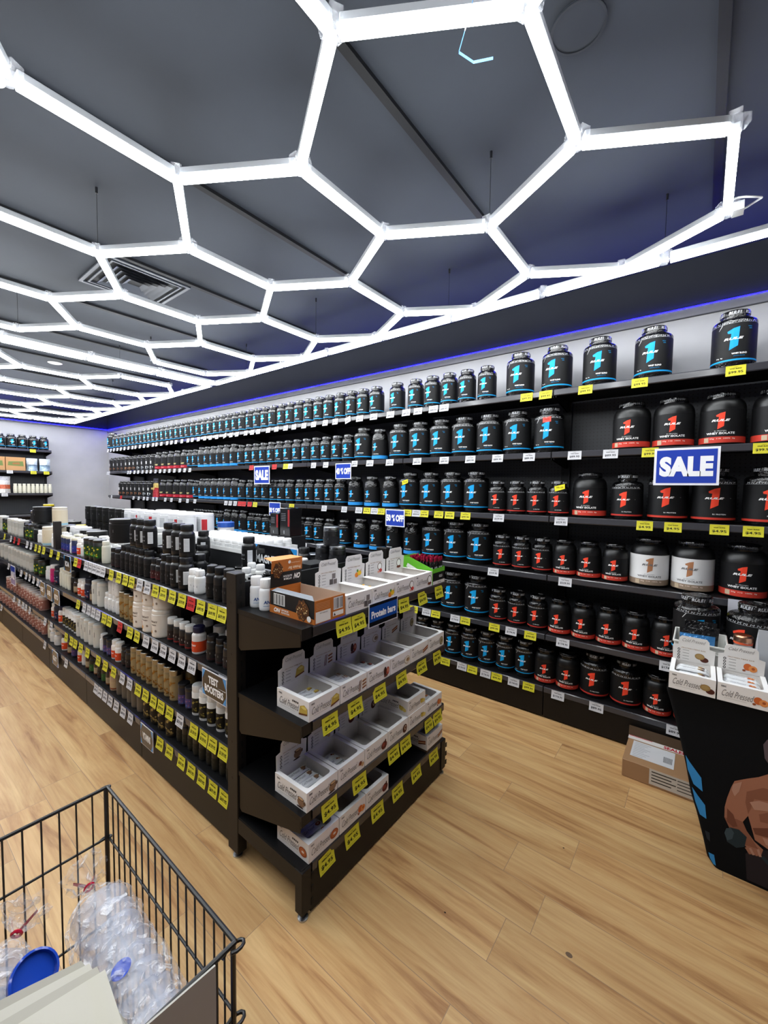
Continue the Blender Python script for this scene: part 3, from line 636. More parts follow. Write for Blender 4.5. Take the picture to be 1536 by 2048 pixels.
# ------------------------------------------------------------------ end display (end cap)
EZ = [1.10, 0.745, 0.405, 0.20]
EX0, EX1, EY0, EY1 = 0.965, 1.975, 1.105, 1.55
def endcap():
    o = empty('end_display')
    for x in (0.945, 1.955):
        u = MB().bbox(x, 1.50, 0.03, x+0.045, 1.575, 1.245, 0.003, '#1b1816', 'powder')
        for k in range(23): u.box(x+0.018, 1.4992, 0.10+k*0.05, x+0.027, 1.5005, 0.125+k*0.05, '#030303', 'matte')
        if x < 1:
            for k in range(6): u.lathe([(0.004, 0), (0.004, 0.0012)], 8, '#050505', cx=0, cy=0, cz=0) if False else None
            for zz in (0.36, 0.52, 0.9, 1.12): u.add([(x-0.0006, 1.537+0.006*math.cos(t), zz+0.006*math.sin(t)) for t in [2*PI*i/10 for i in range(10)]], [tuple(range(10))], '#060505', 'matte')
        u.build('upright_post', o)
        MB().lathe([(0.02, 0), (0.02, 0.006), (0.006, 0.01), (0.006, 0.035)], 16, '#b9bcc0', 'metal', cx=x+0.022, cy=1.535).build('foot', o)
        MB().box(x+0.002, 1.13, 0.13, x+0.04, 1.4999, 0.195, '#171412', 'powder').build('side_rail', o)
        l = MB().bbox(x+0.0, 1.09, 0.03, x+0.045, 1.13, 0.198, 0.002, '#191614', 'powder')
        for k in range(3): l.box(x+0.0448, 1.088, 0.045+k*0.05, x+0.056, 1.0905, 0.07+k*0.05, '#020202', 'matte')
        l.build('front_leg', o)
        MB().lathe([(0.02, 0), (0.02, 0.006), (0.006, 0.01), (0.006, 0.035)], 16, '#b9bcc0', 'metal', cx=x+0.022, cy=1.11).build('foot', o)
    MB().box(0.99, 1.52, 0.2, 1.955, 1.535, 1.20, '#0c0c0e', 'powder').build('back_panel', o)
    MB().box(0.992, 1.096, 0.012, 1.975, 1.108, 0.165, '#120f0e', 'powder').build('kick_plate', o)
    for i, z in enumerate(EZ):
        s = MB().box(0.95, 1.105, z-0.02, 1.985, 1.4995, z, '#0d0d0f', 'powder').box(0.95, 1.10, z-0.042, 1.985, 1.105, z, '#191716', 'powder')
        if i == 3:
            for k in range(4): s.add([(1.66+0.028*k+0.004*math.cos(t), 1.27+0.004*math.sin(t), z+0.0006) for t in [2*PI*q/8 for q in range(8)]], [tuple(range(8))], '#b9b9b4', 'card')
        sh = s.build('shelf', o)
        MB().add([(x, y, zz) for x in (1.0, 1.98) for y, zz in ((1.099, z-0.04), (1.0955, z-0.036), (1.0955, z-0.004), (1.099, z+0.001))], [(0, 1, 5, 4), (1, 2, 6, 5), (2, 3, 7, 6)], '#3b3735', 'gloss').build('price_rail', sh)
        if i < 3:
            for x in (0.951, 1.981):
                MB().prism([(0, 0), (0.385, 0), (0.385, -0.14), (0.37, -0.15), (0, -0.045)], plane((x+0.004, 1.108, z-0.021), (0, 1, 0), (0, 0, 1)), 0.004, '#1c1611', 'powder').build('bracket', sh)
    return o
tag(endcap(), 'black metal end display rack with four shelves of protein bar boxes', 'display rack')

# ------------------------------------------------------------------ protein bar boxes
PASTRY = {
 'cake':   [('w', '#b99a3c'), ], 'lemon': [('w', '#c8b83a')]}
def art(mb, kind, fn, cx, cy, s, off=0.0008):
    P = lambda pts, c, o=0: mb.poly([(cx+x*s, cy+y*s) for x, y in pts], fn, c, 'card', off+o)
    E_ = lambda x, y, rx, ry, c, o=0, rot=0: P(ell(x, y, rx, ry, 14, rot), c, o)
    e = 0.0003
    if kind == 'cake': P([(-.5, -.4), (.5, -.2), (.5, .3), (.15, .55), (-.35, .35)], '#bfa24a'); P([(-.5, -.4), (.5, -.2), (.5, -.08), (-.5, -.25)], '#6a3d1e', e); E_(.1, .3, .3, .12, '#d9c46a', e)
    elif kind == 'wafer':
        for x in (-.5, -.33): P([(x-.05, -.5), (x+.03, -.5), (x+.17, .5), (x+.09, .5)], '#6b3a22')
        for y in (-.4, -.1, .2): P([(-.05, y), (.5, y+.1), (.5, y+.22), (-.05, y+.14)], '#7d4528'); P([(-.05, y+.14), (.5, y+.22), (.5, y+.3), (-.05, y+.22)], '#d8c0a0')
    elif kind == 'choc': E_(-.2, .05, .22, .45, '#3a1c18'); E_(.2, .0, .25, .4, '#a34a3a', e); E_(.22, .05, .12, .2, '#c98a70', 2*e); E_(-.1, -.4, .3, .12, '#6b3b30', e)
    elif kind == 'nut': E_(0, 0, .5, .42, '#b9a58c'); E_(0, 0, .42, .34, '#e2dbcf', e); E_(.1, 0, .3, .22, '#a78d6c', 2*e); E_(.05, .05, .1, .1, '#7d6145', 3*e)
    elif kind == 'bar': P([(-.5, -.3), (.5, 0), (.5, .15), (-.5, -.15)], '#5f3018'); P([(-.5, -.15), (.5, .15), (.5, .25), (-.5, -.03)], '#e0b890', e); P([(-.5, -.03), (.5, .25), (.5, .42), (-.5, .12)], '#8a4522', 2*e)
    elif kind == 'coin': E_(0, 0, .4, .5, '#5d5138'); E_(.03, 0, .32, .42, '#a89a72', e); E_(.05, 0, .15, .2, '#6b5d3c', 2*e)
    elif kind == 'cube': P([(-.5, -.5), (-.05, -.5), (-.05, 0), (-.5, 0)], '#5a5350'); P([(0, -.5), (.45, -.5), (.45, -.05), (0, -.05)], '#6c6360'); P([(-.2, 0.02), (.25, 0.02), (.25, .5), (-.2, .5)], '#7b7270')
    elif kind == 'orange': E_(-.2, -.15, .28, .25, '#e08028'); E_(.2, 0, .3, .25, '#efc02c', e); E_(-.1, .25, .12, .15, '#4f8a2e', 2*e); P([(.3, .1), (.5, .5), (.45, .1)], '#c0a080', e)
    elif kind == 'berry': E_(0, .2, .38, .4, '#6e5a48'); E_(0, .2, .3, .32, '#efeee8', e); E_(.15, -.25, .25, .2, '#c9443c', 2*e); E_(-.15, -.35, .22, .12, '#e8a48e', 2*e)
    elif kind == 'coco': E_(0, .15, .42, .45, '#5a4a3e'); E_(0, .15, .34, .37, '#f0efe9', e); E_(0, -.3, .4, .14, '#6a3826', 2*e)
    elif kind == 'coffee': E_(0, -.1, .42, .35, '#8a6a50'); E_(.0, .22, .38, .14, '#4a2b1a', e); E_(.02, .24, .3, .1, '#c7a27a', 2*e); E_(.45, 0, .12, .16, '#6f5340'); E_(-.1, -.5, .4, .07, '#3a2418')
    elif kind == 'star':
        for k in range(6): t = k*PI/3+.3; P([(.3*math.cos(t)-.1*math.sin(t)*.5, .3*math.sin(t)), (.5*math.cos(t), .5*math.sin(t)), (.1*math.cos(t+1), .1*math.sin(t+1))], '#8a4a2a')
        E_(0, 0, .2, .2, '#7a3a20', e); E_(.3, -.2, .2, .2, '#c09a70', e)
    elif kind == 'cherry': E_(0, -.05, .45, .4, '#5b1f1c'); E_(-.1, .05, .22, .2, '#8a3a30', e); E_(.2, .3, .1, .2, '#401412', e)
    elif kind == 'donut': E_(0, 0, .48, .4, '#a0522a'); E_(0, .03, .36, .28, '#b8683a', e); E_(.02, .02, .16, .1, '#e8d8cc', 2*e)
    elif kind == 'truffle': E_(0, 0, .4, .45, '#4b241a'); E_(.08, .05, .2, .25, '#c9b09a', e); E_(.1, .05, .12, .16, '#5c2c20', 2*e)
    elif kind == 'peach': E_(-.15, .05, .3, .33, '#c8642e'); E_(.2, -.05, .3, .3, '#dc8a4a', e); E_(.22, -.03, .12, .12, '#a8542a', 2*e); E_(-.4, -.3, .12, .1, '#8a4a2a', e)
    elif kind == 'cookie': E_(-.15, .1, .38, .3, '#9a7a4a'); E_(-.15, .12, .28, .2, '#a88a58', e); E_(.2, -.15, .33, .25, '#4d241a', -e*0.5)
    elif kind == 'ban': E_(-.1, 0, .35, .25, '#c0a848'); E_(.25, -.1, .25, .2, '#d8c468', e); E_(-.3, .2, .15, .1, '#a88a30', e)
FLW = {'cake': 'yellow cake slice', 'wafer': 'brown wafer stick', 'choc': 'dark chocolate and fig', 'nut': 'pale nut ring', 'bar': 'layered brown bar', 'coin': 'round olive biscuit', 'cube': 'grey chocolate cube', 'orange': 'orange and lemon', 'berry': 'coconut and raspberry', 'coco': 'coconut and chocolate', 'coffee': 'coffee cup', 'star': 'star anise', 'cherry': 'dark cherry', 'donut': 'orange doughnut', 'truffle': 'chocolate truffle', 'peach': 'apricot half', 'cookie': 'brown biscuit', 'ban': 'yellow banana'}
CW, CD, CH = 0.163, 0.185, 0.075
def barbox(fl, lid=True, hd=True):      # local: front face on x=0 facing -X, spans y 0..-CW, depth +X
    o = empty('bar_box'); c = '#e4dfdb'; t = 0.0016; w, d, h = CW-0.002, CD, CH
    m = MB()
    m.box(0, -w, 0, t, 0, h, c, 'card').box(d-t, -w, 0, d, 0, h, c, 'card').box(t, -w, 0, d-t, -w+t, h, c, 'card').box(t, -t, 0, d-t, 0, h, c, 'card').box(t, -w+t, 0, d-t, -t, 0.0015, '#cfcac4', 'card')
    m.build('tray', o)
    l = MB(); b = 0.017; r = 0.016; z = h+0.0004     # window frame with rounded corners
    x0, x1, y0, y1 = b, d-0.004, -w+b, -b
    inner = []
    for cx, cy, a0 in ((x0+r, y1-r, PI/2), (x0+r, y0+r, PI), ): inner += [(cx+r*math.cos(a0+k*PI/10), cy+r*math.sin(a0+k*PI/10)) for k in range(6)]
    inner = [(x1, y1)]+inner+[(x1, y0)]
    outer = []
    for x, y in inner:
        outer.append((d if x >= x1 else (0 if x < b+r*0.999 and abs(x-x0) < r*1.01 else x), 0 if y > -w/2 else -w))
    n = len(inner)
    outer = [(d, 0)]+[(0 if True else 0, 0 if p[1] > -w/2 else -w) for p in inner[1:-1]]+[(d, -w)]
    for zz in (z, z-0.0012): l.add([(*p, zz) for p in inner]+[(*p, zz) for p in outer], [(i, i+1, n+i+1, n+i) for i in range(n-1)], '#f1efed', 'card')
    l.add([(*p, z) for p in inner]+[(*p, z-0.0012) for p in inner], [(i, i+1, n+i+1, n+i) for i in range(n-1)], c, 'card')
    l.build('window_frame', o)
    pr = MB()
    for fn, ww in ((front(0, -w/2, 0), w), (plane((d/2, 0, 0), (-1, 0, 0), (0, 0, 1)), d)):
        pr.text('Cold Pressed', -ww*0.10, h*0.48, ww*0.62, h*0.36, fn, '#6b6663', -0.004, 0.5, off=0.0008, res=3)
        pr.poly([(-ww*0.36, h*0.2), (ww*0.08, h*0.2), (ww*0.08, h*0.21), (-ww*0.36, h*0.21)], fn, '#9a948f', 'card', 0.0008)
        pr.text('FIBRE', -ww*0.38, h*0.83, ww*0.1, h*0.09, fn, '#55504c', 0.02, off=0.0008)
        art(pr, fl, fn, ww*0.33, h*0.42, h*0.62, 0.0012)
    fn = plane((d/2, 0, 0), (-1, 0, 0), (0, 0, 1))
    for k in range(4): pr.poly(ell(d*(0.02+0.05*k), h*0.72, 0.0035, 0.0045, 8), fn, '#1c1a19', 'card', 0.001)
    pr.build('front_print', o)
    if hd:
        hm = MB(); hw = w*0.5; y0 = -w/2; hh, th = (0.068, 0.118) if hd is True else (0.045, 0.078); tw = w*0.36
        out = [(-hw+.004, 0), (hw-.004, 0), (hw-.002, hh), (tw, hh+0.006), (tw-0.002, th-0.012), (tw-0.012, th), (-tw+0.012, th), (-tw+0.002, th-0.012), (-tw, hh+0.006), (-hw+.002, hh)]
        f2 = plane((d-0.003, y0, h-0.003), (0, -1, 0), (-0.02, 0, 1))
        hm.prism(out, f2, 0.0012, '#dcd8d4', 'card')
        hm.text('Cold Pressed', 0, th-0.018, tw*1.5, 0.015, f2, '#7d7874', -0.004, 0.5, off=0.0006, res=3)
        hm.text('PROTEIN FIBRE BAR', 0, hh-0.006, hw*1.1, 0.005, f2, '#a07a50', 0.0, off=0.0006)
        for k in range(4):
            hm.poly(ell(-hw*0.68, hh*0.76-k*0.0135, 0.005, 0.0058, 12), f2, '#1a1817', 'card', 0.0006); hm.poly(ell(-hw*0.68, hh*0.76-k*0.0135, 0.0025, 0.003, 8), f2, '#e8e4e0', 'card', 0.001)
            hm.poly([(-hw*0.5, hh*0.75-k*0.0135), (-hw*0.2, hh*0.75-k*0.0135), (-hw*0.2, hh*0.78-k*0.0135), (-hw*0.5, hh*0.78-k*0.0135)], f2, '#8a8581', 'card', 0.0006)
        art(hm, fl, f2, hw*0.38, hh*0.42, 0.048, 0.0006)
        hm.build('header_card', o)
    return o
def wrapped_bar(fl):
    def make():
        L, w, h = 0.118, 0.034, 0.014; m = MB(); vs = []; n = 10
        for i in range(n+1):
            u = i/n; y = (u-0.5)*L; e = min(1, min(u, 1-u)*7); hh = h*(0.12+0.88*math.sqrt(e)); ww = w/2*(1 if 0 < i < n else 1.02)
            for k in range(8):
                t = 2*PI*k/8; vs.append((ww*(abs(math.cos(t))**0.6)*(1 if math.cos(t) > 0 else -1), y, hh/2*(1+abs(math.sin(t))**0.6*(1 if math.sin(t) > 0 else -1))))
        m.add(vs, [(i*8+k, i*8+(k+1) % 8, (i+1)*8+(k+1) % 8, (i+1)*8+k) for i in range(n) for k in range(8)]+[tuple(range(7, -1, -1)), tuple(range(n*8, n*8+8))], '#e6e8ea', 'gloss')
        fn = plane((0, 0, h+0.0006), (0, -1, 0), (1, 0, 0))
        m.text('Cold Pressed', -0.014, 0, 0.05, 0.013, fn, '#6e7078', -0.004, 0.5, off=0.0006)
        art(m, fl, fn, 0.03, 0, 0.024, 0.0008)
        return m.build('protein_bar')
    return make
BP, WB = {}, {}
nb = [0]
def put_box(fl, x, y, z, rz, where, bars, hd=True, group='protein bar boxes', bw=None):
    bw = bw or where
    k = (fl, hd)
    if k not in BP: BP[k] = Proto(lambda: barbox(fl, hd=hd))
    b = BP[k].place((x, y, z+0.0004), rz, f'white {FLW[fl]} bar box, {where}', 'box', group)
    if fl not in WB: WB[fl] = Proto(wrapped_bar(fl))
    M = Matrix.Rotation(rz, 3, 'Z'); names = ['nearest front', 'second from front', 'third from front', 'at back', 'lying on top']
    for i, (u, v, ty, zz) in enumerate(bars):
        p = M @ Vector((u, -v, 0))
        WB[fl].place((x+p.x, y+p.y, z+0.002+zz), rz+ty, f'wrapped bar {names[i]}, {FLW[fl]} box, {bw}'.replace(' of end display', '').replace('left of the two on the black covered table', 'left on covered table').replace('right of the two on the black covered table', 'right on covered table'), 'protein bar', 'wrapped protein bars')
FULL = [(0.035, 0.08, 0.05, 0.0), (0.075, 0.082, -0.06, 0.0), (0.113, 0.08, 0.03, 0.0), (0.15, 0.082, 0.02, 0.0)]
FEW = [(0.05, 0.082, 0.1, 0.012), (0.095, 0.082, -0.12, 0.014)]
FEWH = [(0.045, 0.08, 0.1, 0.028), (0.085, 0.082, -0.12, 0.032), (0.125, .085, .05, .026)]
ONEB = [(0.05, 0.08, 0.25, 0)]
HI = [(0.035, 0.08, 0.05, 0.03), (0.072, 0.082, -0.04, 0.032), (0.11, 0.08, 0.03, 0.03), (0.15, 0.082, 0.02, 0.031)]
R90 = PI/2
EL = ['top', 'second', 'third', 'bottom']
for lv, row in ((0, [('cube', 1.178, FEW), ('orange', 1.343, HI), ('berry', 1.508, FEW), ('coco', 1.673, [])]),
                (1, [('cake', 0.985, FEWH), ('wafer', 1.15, FEWH), ('choc', 1.315, FEWH), ('nut', 1.48, FEW), ('bar', 1.645, ONEB), ('coin', 1.81, FEW)]),
                (2, [('coffee', 0.975, HI), ('star', 1.14, FULL), ('cherry', 1.305, ONEB), ('truffle', 1.47, ONEB), ('ban', 1.635, []), ('peach', 1.80, HI)]),
                (3, [('donut', 0.985, HI), ('peach', 1.15, ONEB), ('cherry', 1.315, ONEB), ])):
    for i, (fl, x, bars) in enumerate(row):
        put_box(fl, x, 1.100, EZ[lv], R90, f'{nth(i+1)} from left, {EL[lv]} shelf of end display', bars, hd=('low' if lv == 3 else not (lv == 2 and fl in ('ban', 'peach'))))
put_box('ban', 1.63, 1.102, EZ[2]+CH+0.001, R90, 'stacked on another, third shelf of end display', ONEB, hd=False, bw='stacked on another, end display')
put_box('bar', 1.815, 1.100, EZ[3]+0.012+0.001, R90, 'alone at right end, bottom display shelf', [(0.1, 0.08, 0.0, 0.04), (0.13, 0.08, 0.1, 0.045)], hd=False)
m = MB().box(1.816, 1.101, EZ[3]+0.0004, 1.978, 1.285, EZ[3]+0.0125, '#4a3a30', 'card').build('carton_sheet')
tag(m, 'flat brown card sheet under the box at the bottom right of the end display', 'card')

# orange and black open box
def nutbox():
    o = empty('display_box'); w, d, h, t = 0.16, 0.265, 0.088, 0.0016; OR, BK, BR = '#b86a2c', '#1c1a19', '#5a3820'
    m = MB()
    m.box(0, -w, 0, t, 0, h, OR, 'card').box(d-t, -w, 0, d, 0, h, OR, 'card').box(t, -w, 0, d-t, -w+t, h, '#c4aa94', 'card').box(t, -t, 0, d-t, 0, h, BK, 'card').box(t, -w+t, 0, d-t, -t, 0.002, '#b89c84', 'card')
    m.build('tray', o)
    p = MB(); f = front(0, -w/2, 0)      # right-hand panel (faces the aisle)
    p.poly([(-w/2+.004, .004), (0, .004), (0, h*.52), (-w/2+.004, h*.52)], f, '#e6e0d8', 'card', .0006); p.text('BEST BEFORE', -w*.22, h*.44, w*.25, h*.05, f, '#8a8580', 0, off=.001)
    for k in range(5): p.poly([(-w/2+.006, h*(.6+.065*k)), (-.004, h*(.6+.065*k)), (-.004, h*(.62+.065*k)), (-w/2+.006, h*(.62+.065*k))], f, '#d89a68', 'card', .0006)
    p.poly([(w*.1, h*.4), (w*.42, h*.4), (w*.42, h*.94), (w*.1, h*.94)], f, '#dcdad8', 'card', .0006)
    for k in range(6): p.poly([(w*(.12+.05*k), h*.44), (w*(.12+.05*k+.012+.01*(k % 3)), h*.44), (w*(.12+.05*k+.012+.01*(k % 3)), h*.9), (w*(.12+.05*k), h*.9)], f, '#4a4846', 'card', .001)
    p.poly([(w*.08, h*.12), (w*.44, h*.12), (w*.44, h*.32), (w*.08, h*.32)], f, '#e9e4dc', 'card', .0006); p.poly([(w*.1, h*.15), (w*.17, h*.15), (w*.135, h*.27)], f, '#111111', 'card', .001)
    f = plane((d/2, 0.0004, 0), (-1, 0, 0), (0, 0, 1))     # left long side
    p.poly([(-d/2, 0), (d/2, 0), (d/2, h*.22), (0.03, h*.3), (-d/2, h*.36)], f, OR, 'card', .0006)
    p.text('ON', -d*.32, h*.18, d*.15, h*.2, f, '#f2efe9', .04, .3, off=.001, res=3); p.text('OPTIMUM', -d*.14, h*.23, d*.16, h*.08, f, '#f2efe9', .02, off=.001); p.text('NUTRITION', -d*.13, h*.12, d*.18, h*.08, f, '#f2efe9', .02, off=.001)
    p.poly([(-d*.4, h*.42), (-d*.14, h*.42), (-d*.14, h*.93), (-d*.4, h*.93)], f, '#d8d8d6', 'card', .0008)
    for k in range(7): p.poly([(-d*.38+k*d*.034, h*.45), (-d*.38+k*d*.034+d*.012*(1+k % 2), h*.45), (-d*.38+k*d*.034+d*.012*(1+k % 2), h*.9), (-d*.38+k*d*.034, h*.9)], f, '#5a5a58', 'card', .0012)
    def nuts(f, cx, cy, s):
        p.poly([(cx+s*(1+.12*math.sin(k*2.3))*math.cos(k*PI/9)*.9, cy+s*(1+.12*math.cos(k*3.1))*math.sin(k*PI/9)) for k in range(18)], f, BR, 'card', .0014)
        for k in range(26):
            a = k*2.4; r = s*.85*math.sqrt((k+.5)/26); p.poly(ell(cx+r*math.cos(a)*.9, cy+r*math.sin(a), s*.11, s*.07, 8, a*1.7), f, ['#8a5a30', '#d8b880', '#3a2010', '#a8743c'][k % 4], 'card', .0018+.0001*k)
    nuts(f, d*.25, h*.48, h*.44)
    p.poly(ell(d*.4, h*.2, h*.13, h*.13), f, '#efece6', 'card', .0045)
    p.build('side_print', o)
    # standing lid at the back with folded front
    l = MB(); z0, z1 = h, h+0.118; x = d-0.002
    f = plane((x, -w/2, h), (0, -1, 0), (-0.08, 0, 1))
    l.prism([(-w/2, -.004), (w/2, -.004), (w/2, .118), (-w/2, .118)], f, .0014, BK, 'card')
    l.poly([(-w/2, .066), (w/2, .066), (w/2, .118), (-w/2, .118)], f, OR, 'card', .0006); l.poly([(-w/2, -.05), (w/2, -.05), (w/2, .006), (-w/2, .006)], f, OR, 'card', .0006)
    l.text('Protein Bar', w*.24, .078, w*.42, .013, f, '#f0d9b8', .02, flip=True, off=.001, res=3)
    l.text('crunchy peanut', w*.28, .1, w*.3, .007, f, '#f0d9b8', 0, flip=True, off=.001)
    l.text('ON', w*.34, .04, w*.22, .024, f, '#f2efe9', .04, .3, flip=True, off=.001, res=3); l.text('OPTIMUM', w*.04, .034, w*.26, .009, f, '#f2efe9', .02, flip=True, off=.001); l.text('NUTRITION', w*.03, .046, w*.28, .009, f, '#f2efe9', .02, flip=True, off=.001)
    p, q = l, p
    def nuts2(cx, cy, s):
        l.poly([(cx+s*(1+.15*math.sin(k*2.3))*math.cos(k*PI/9)*.9, cy+s*(1.2+.12*math.cos(k*3.1))*math.sin(k*PI/9)) for k in range(18)], f, BR, 'card', .0014)
        for k in range(24):
            a = k*2.4; r = s*.95*math.sqrt((k+.5)/24); l.poly(ell(cx+r*math.cos(a)*.9, cy+r*math.sin(a)*1.2, s*.13, s*.08, 8, a*1.7), f, ['#8a5a30', '#d8b880', '#3a2010', '#a8743c'][k % 4], 'card', .0018+.0001*k)
    nuts2(-w*.3, .076, .027)
    l.poly(ell(w*.05, .105, .007, .007), f, '#efece6', 'card', .0045)
    l.build('lid_panel', o)
    fl = MB(); f = plane((x-0.0095, -w/2, z1), (0, -1, 0), (0.95, 0, 0.10))
    fl.prism([(-w/2, 0), (w/2, 0), (w/2-.02, .055), (-w/2+.005, .06)], f, .0014, '#d98c4a', 'card'); fl.build('lid_flap', o)
    s = MB(); f = plane((d/2, -0.0, h), (-1, 0, 0), (0, -0.7, 0.55)); s.prism([(-d/2+.01, 0), (d/2-.005, 0), (d/2-.03, .022), (-d/2+.03, .022)], f, .0014, '#8f949b', 'gloss'); s.build('side_flap', o)
    return o
tag(nutbox(), 'open orange and black bar box with raised lid on end display top shelf', 'box')
nbx = bpy.data.objects['display_box']; nbx.location = (1.012, 1.100, EZ[0]+0.0004); nbx.rotation_euler = (0, 0, R90)
WB['nutty'] = Proto(lambda: MB().lathe([(0.004, -.05), (0.016, -.042), (0.018, 0), (0.016, .042), (0.004, .05)], 12, '#a8622c', 'foil').build('protein_bar'))
WB['nutty'].place((1.13, 1.22, EZ[0]+0.022), 0.3, 'single orange wrapped bar left inside the open orange box', 'protein bar', tilt=(PI/2, 0))

# green edged box of stick packets
def greenbox():
    o = empty('display_box'); w, d = 0.122, 0.20; m = MB(); G = '#63b52c'
    m.box(0, -w, 0, 0.0016, 0, 0.085, '#101012', 'card').box(d-0.0016, -w, 0, d, 0, 0.135, G, 'card').box(0.0016, -w, 0, d-0.0016, 0, 0.0016, '#222222', 'card')
    for y in (0, -w+0.0016): m.prism([(0, 0), (d, 0), (d, 0.135), (d*.75, 0.135), (0, 0.085)], plane((0, y, 0), (1, 0, 0), (0, 0, 1)), 0.0016, G, 'card')
    m.poly([(-w/2, .062), (w/2, .062), (w/2, .085), (-w/2, .085)], front(0, -w/2), G, 'card', .0006); m.text('GLS', w*.15, .04, w*.28, .014, front(0, -w/2), '#c8c8c4', .03, off=.001)
    m.poly([(-w/2, 0.0), (w/2, .0), (w/2, .018), (-w/2, .018)], front(0, -w/2), '#d6d2ce', 'card', .0008); m.text('GLS bar', w*.05, .009, w*.3, .008, front(0, -w/2), '#222222', .02, off=.001)
    f = plane((d/2, 0, 0), (-1, 0, 0), (0, 0, 1))
    m.poly([(-d*.5, .02), (d*.5, .02), (d*.2, .06), (-d*.3, .10)], f, '#e8ebe6', 'card', .0022); m.poly([(-d*.45, .03), (-d*.1, .05), (-d*.42, .09)], f, G, 'card', .0028)
    m.build('tray', o); return o
o = greenbox(); o.location = (1.842, 1.100, EZ[0]+0.0004); o.rotation_euler = (0, 0, R90)
tag(o, 'green and black display box of stick packets at top right of the end display', 'box')
def stick():
    o = empty('stick_packet')
    MB().box(-0.004, -0.009, 0, 0.004, 0.009, 0.115, '#1a1a1c', 'foil').box(-0.0046, -0.007, 0.06, -0.004, 0.007, 0.085, '#b8b8b4', 'card').build('sleeve', o)
    m = MB(); n = 9; m.add([(random.uniform(-.004, .004), -0.011+0.022*i/n, z+random.uniform(-.003, .003)) for i in range(n+1) for z in (0.112, 0.137)], [(2*i, 2*i+2, 2*i+3, 2*i+1) for i in range(n)], '#a80f3c', 'foil')
    m.add([(random.uniform(-.007, .007), -0.011+0.022*i/n, z) for i in range(n+1) for z in (0.114, 0.132)], [(2*i, 2*i+2, 2*i+3, 2*i+1) for i in range(n)], '#8c0a30', 'foil').build('crimped_end', o); return o
sp_ = Proto(stick)
for i in range(5):
    for j in range(7):
        sp_.place((1.856+0.0235*i, 1.118+0.0235*j, EZ[0]+0.004), R90+random.uniform(-.3, .3), f'crimson topped stick packet in green box, {nth(i+1)} column, {nth(j+1)} back', 'packet', 'stick packets in the green box', tilt=(random.uniform(-.05, .05), random.uniform(-.05, .05)))

# end display price tickets, sign
ET = [(0, '1.159 1.247 1.57 1.731 1.894', 0), (1, '1.086 1.23 1.39 1.558 1.733 1.89', 0), (2, '1.085 1.261 1.502 1.60 1.817 1.905', 0), (3, '1.071 1.217 1.386 1.539 1.699 1.871', 0)]
for lv, s, _ in ET:
    for i, x in enumerate(s.split()):
        put_ticket('y', '$4.95', 0.086, 0.062, (float(x), 1.0945, EZ[lv]-0.012), R90+random.uniform(-.05, .05), f'yellow $4.95 ticket, {nth(i+1)} from left, {EL[lv]} shelf of end display', 'tickets on the end display', random.uniform(-.05, .05))
sign('category_sign', 0.205, 0.105, [('Protein bars', 0, 0.5, 0.84, 0.3)], 'blue and black sign reading Protein bars on the front of the end display', (1.408, 1.088, 1.012), R90, bg='#1b4b9a', style='bars')
def label3(kind, i, where): return f'{kind}, {where}'

# ------------------------------------------------------------------ bottles and jars
def bottle(name, r, h, cr, ch, body, cap, lab, l0=0.12, l1=0.62, extra=None, capm='satin', bm='satin', seg=20, sq=1.0, ribs=True):
    def make():
        o = empty(name); nz = h-ch
        P = [(r*.9, 0), (r*.98, .003), (r, .008), (r, nz*.84), (r*.97, nz*.90), (cr*1.0+(r-cr)*.3, nz*.95), (cr*.97, nz*.97), (cr*.9, nz)]
        if cr > r*.93: P = [(r*.95, 0), (r, .004), (r, nz-.002), (r*.96, nz)]
        MB().lathe(P, seg, body, bm).build('body', o)
        c = MB().lathe([(cr*.97, 0), (cr, .002), (cr, ch-.003), (cr*.92, ch), (0, ch)], seg, cap, capm, cz=nz+.0003)
        if ribs:
            for k in range(seg): a = 2*PI*(k+.5)/seg; c.rod([((cr)*math.cos(a), cr*math.sin(a), nz+.003), (cr*math.cos(a), cr*math.sin(a), nz+ch-.004)], .0007, 3, cap, capm)
        c.build('cap', o)
        R = r+.0006; z0, z1 = nz*l0, nz*min(l1, .8 if cr <= r*.93 else .95)
        m = MB().lathe([(R, z0), (R, z1)], seg, lab, 'card', cap=False); fn = cyl(R)
        if extra: extra(m, fn, R, z0, z1)
        m.build('label_wrap', o); return o
    return make
def lines(c1, c2=None, word=None, wc='#dddddd'):
    def ex(m, fn, R, z0, z1):
        H = z1-z0
        if word: m.text(word, 0, z0+H*.62, R*1.3, H*.2, fn, wc, .02, slab=R*.25)
        else: m.poly([(-R*.6, z0+H*.55), (R*.5, z0+H*.55), (R*.5, z0+H*.72), (-R*.6, z0+H*.72)], fn, wc, 'card', .0012)
        for k in range(3): m.poly([(-R*.55, z0+H*(.36-.1*k)), (R*(.35-.15*(k % 2)), z0+H*(.36-.1*k)), (R*(.35-.15*(k % 2)), z0+H*(.39-.1*k)), (-R*.55, z0+H*(.39-.1*k))], fn, c1, 'card', .0012)
        if c2: m.lathe([(R+.0004, z0), (R+.0004, z0+H*.14)], 20, c2, 'card', cap=False)
    return ex
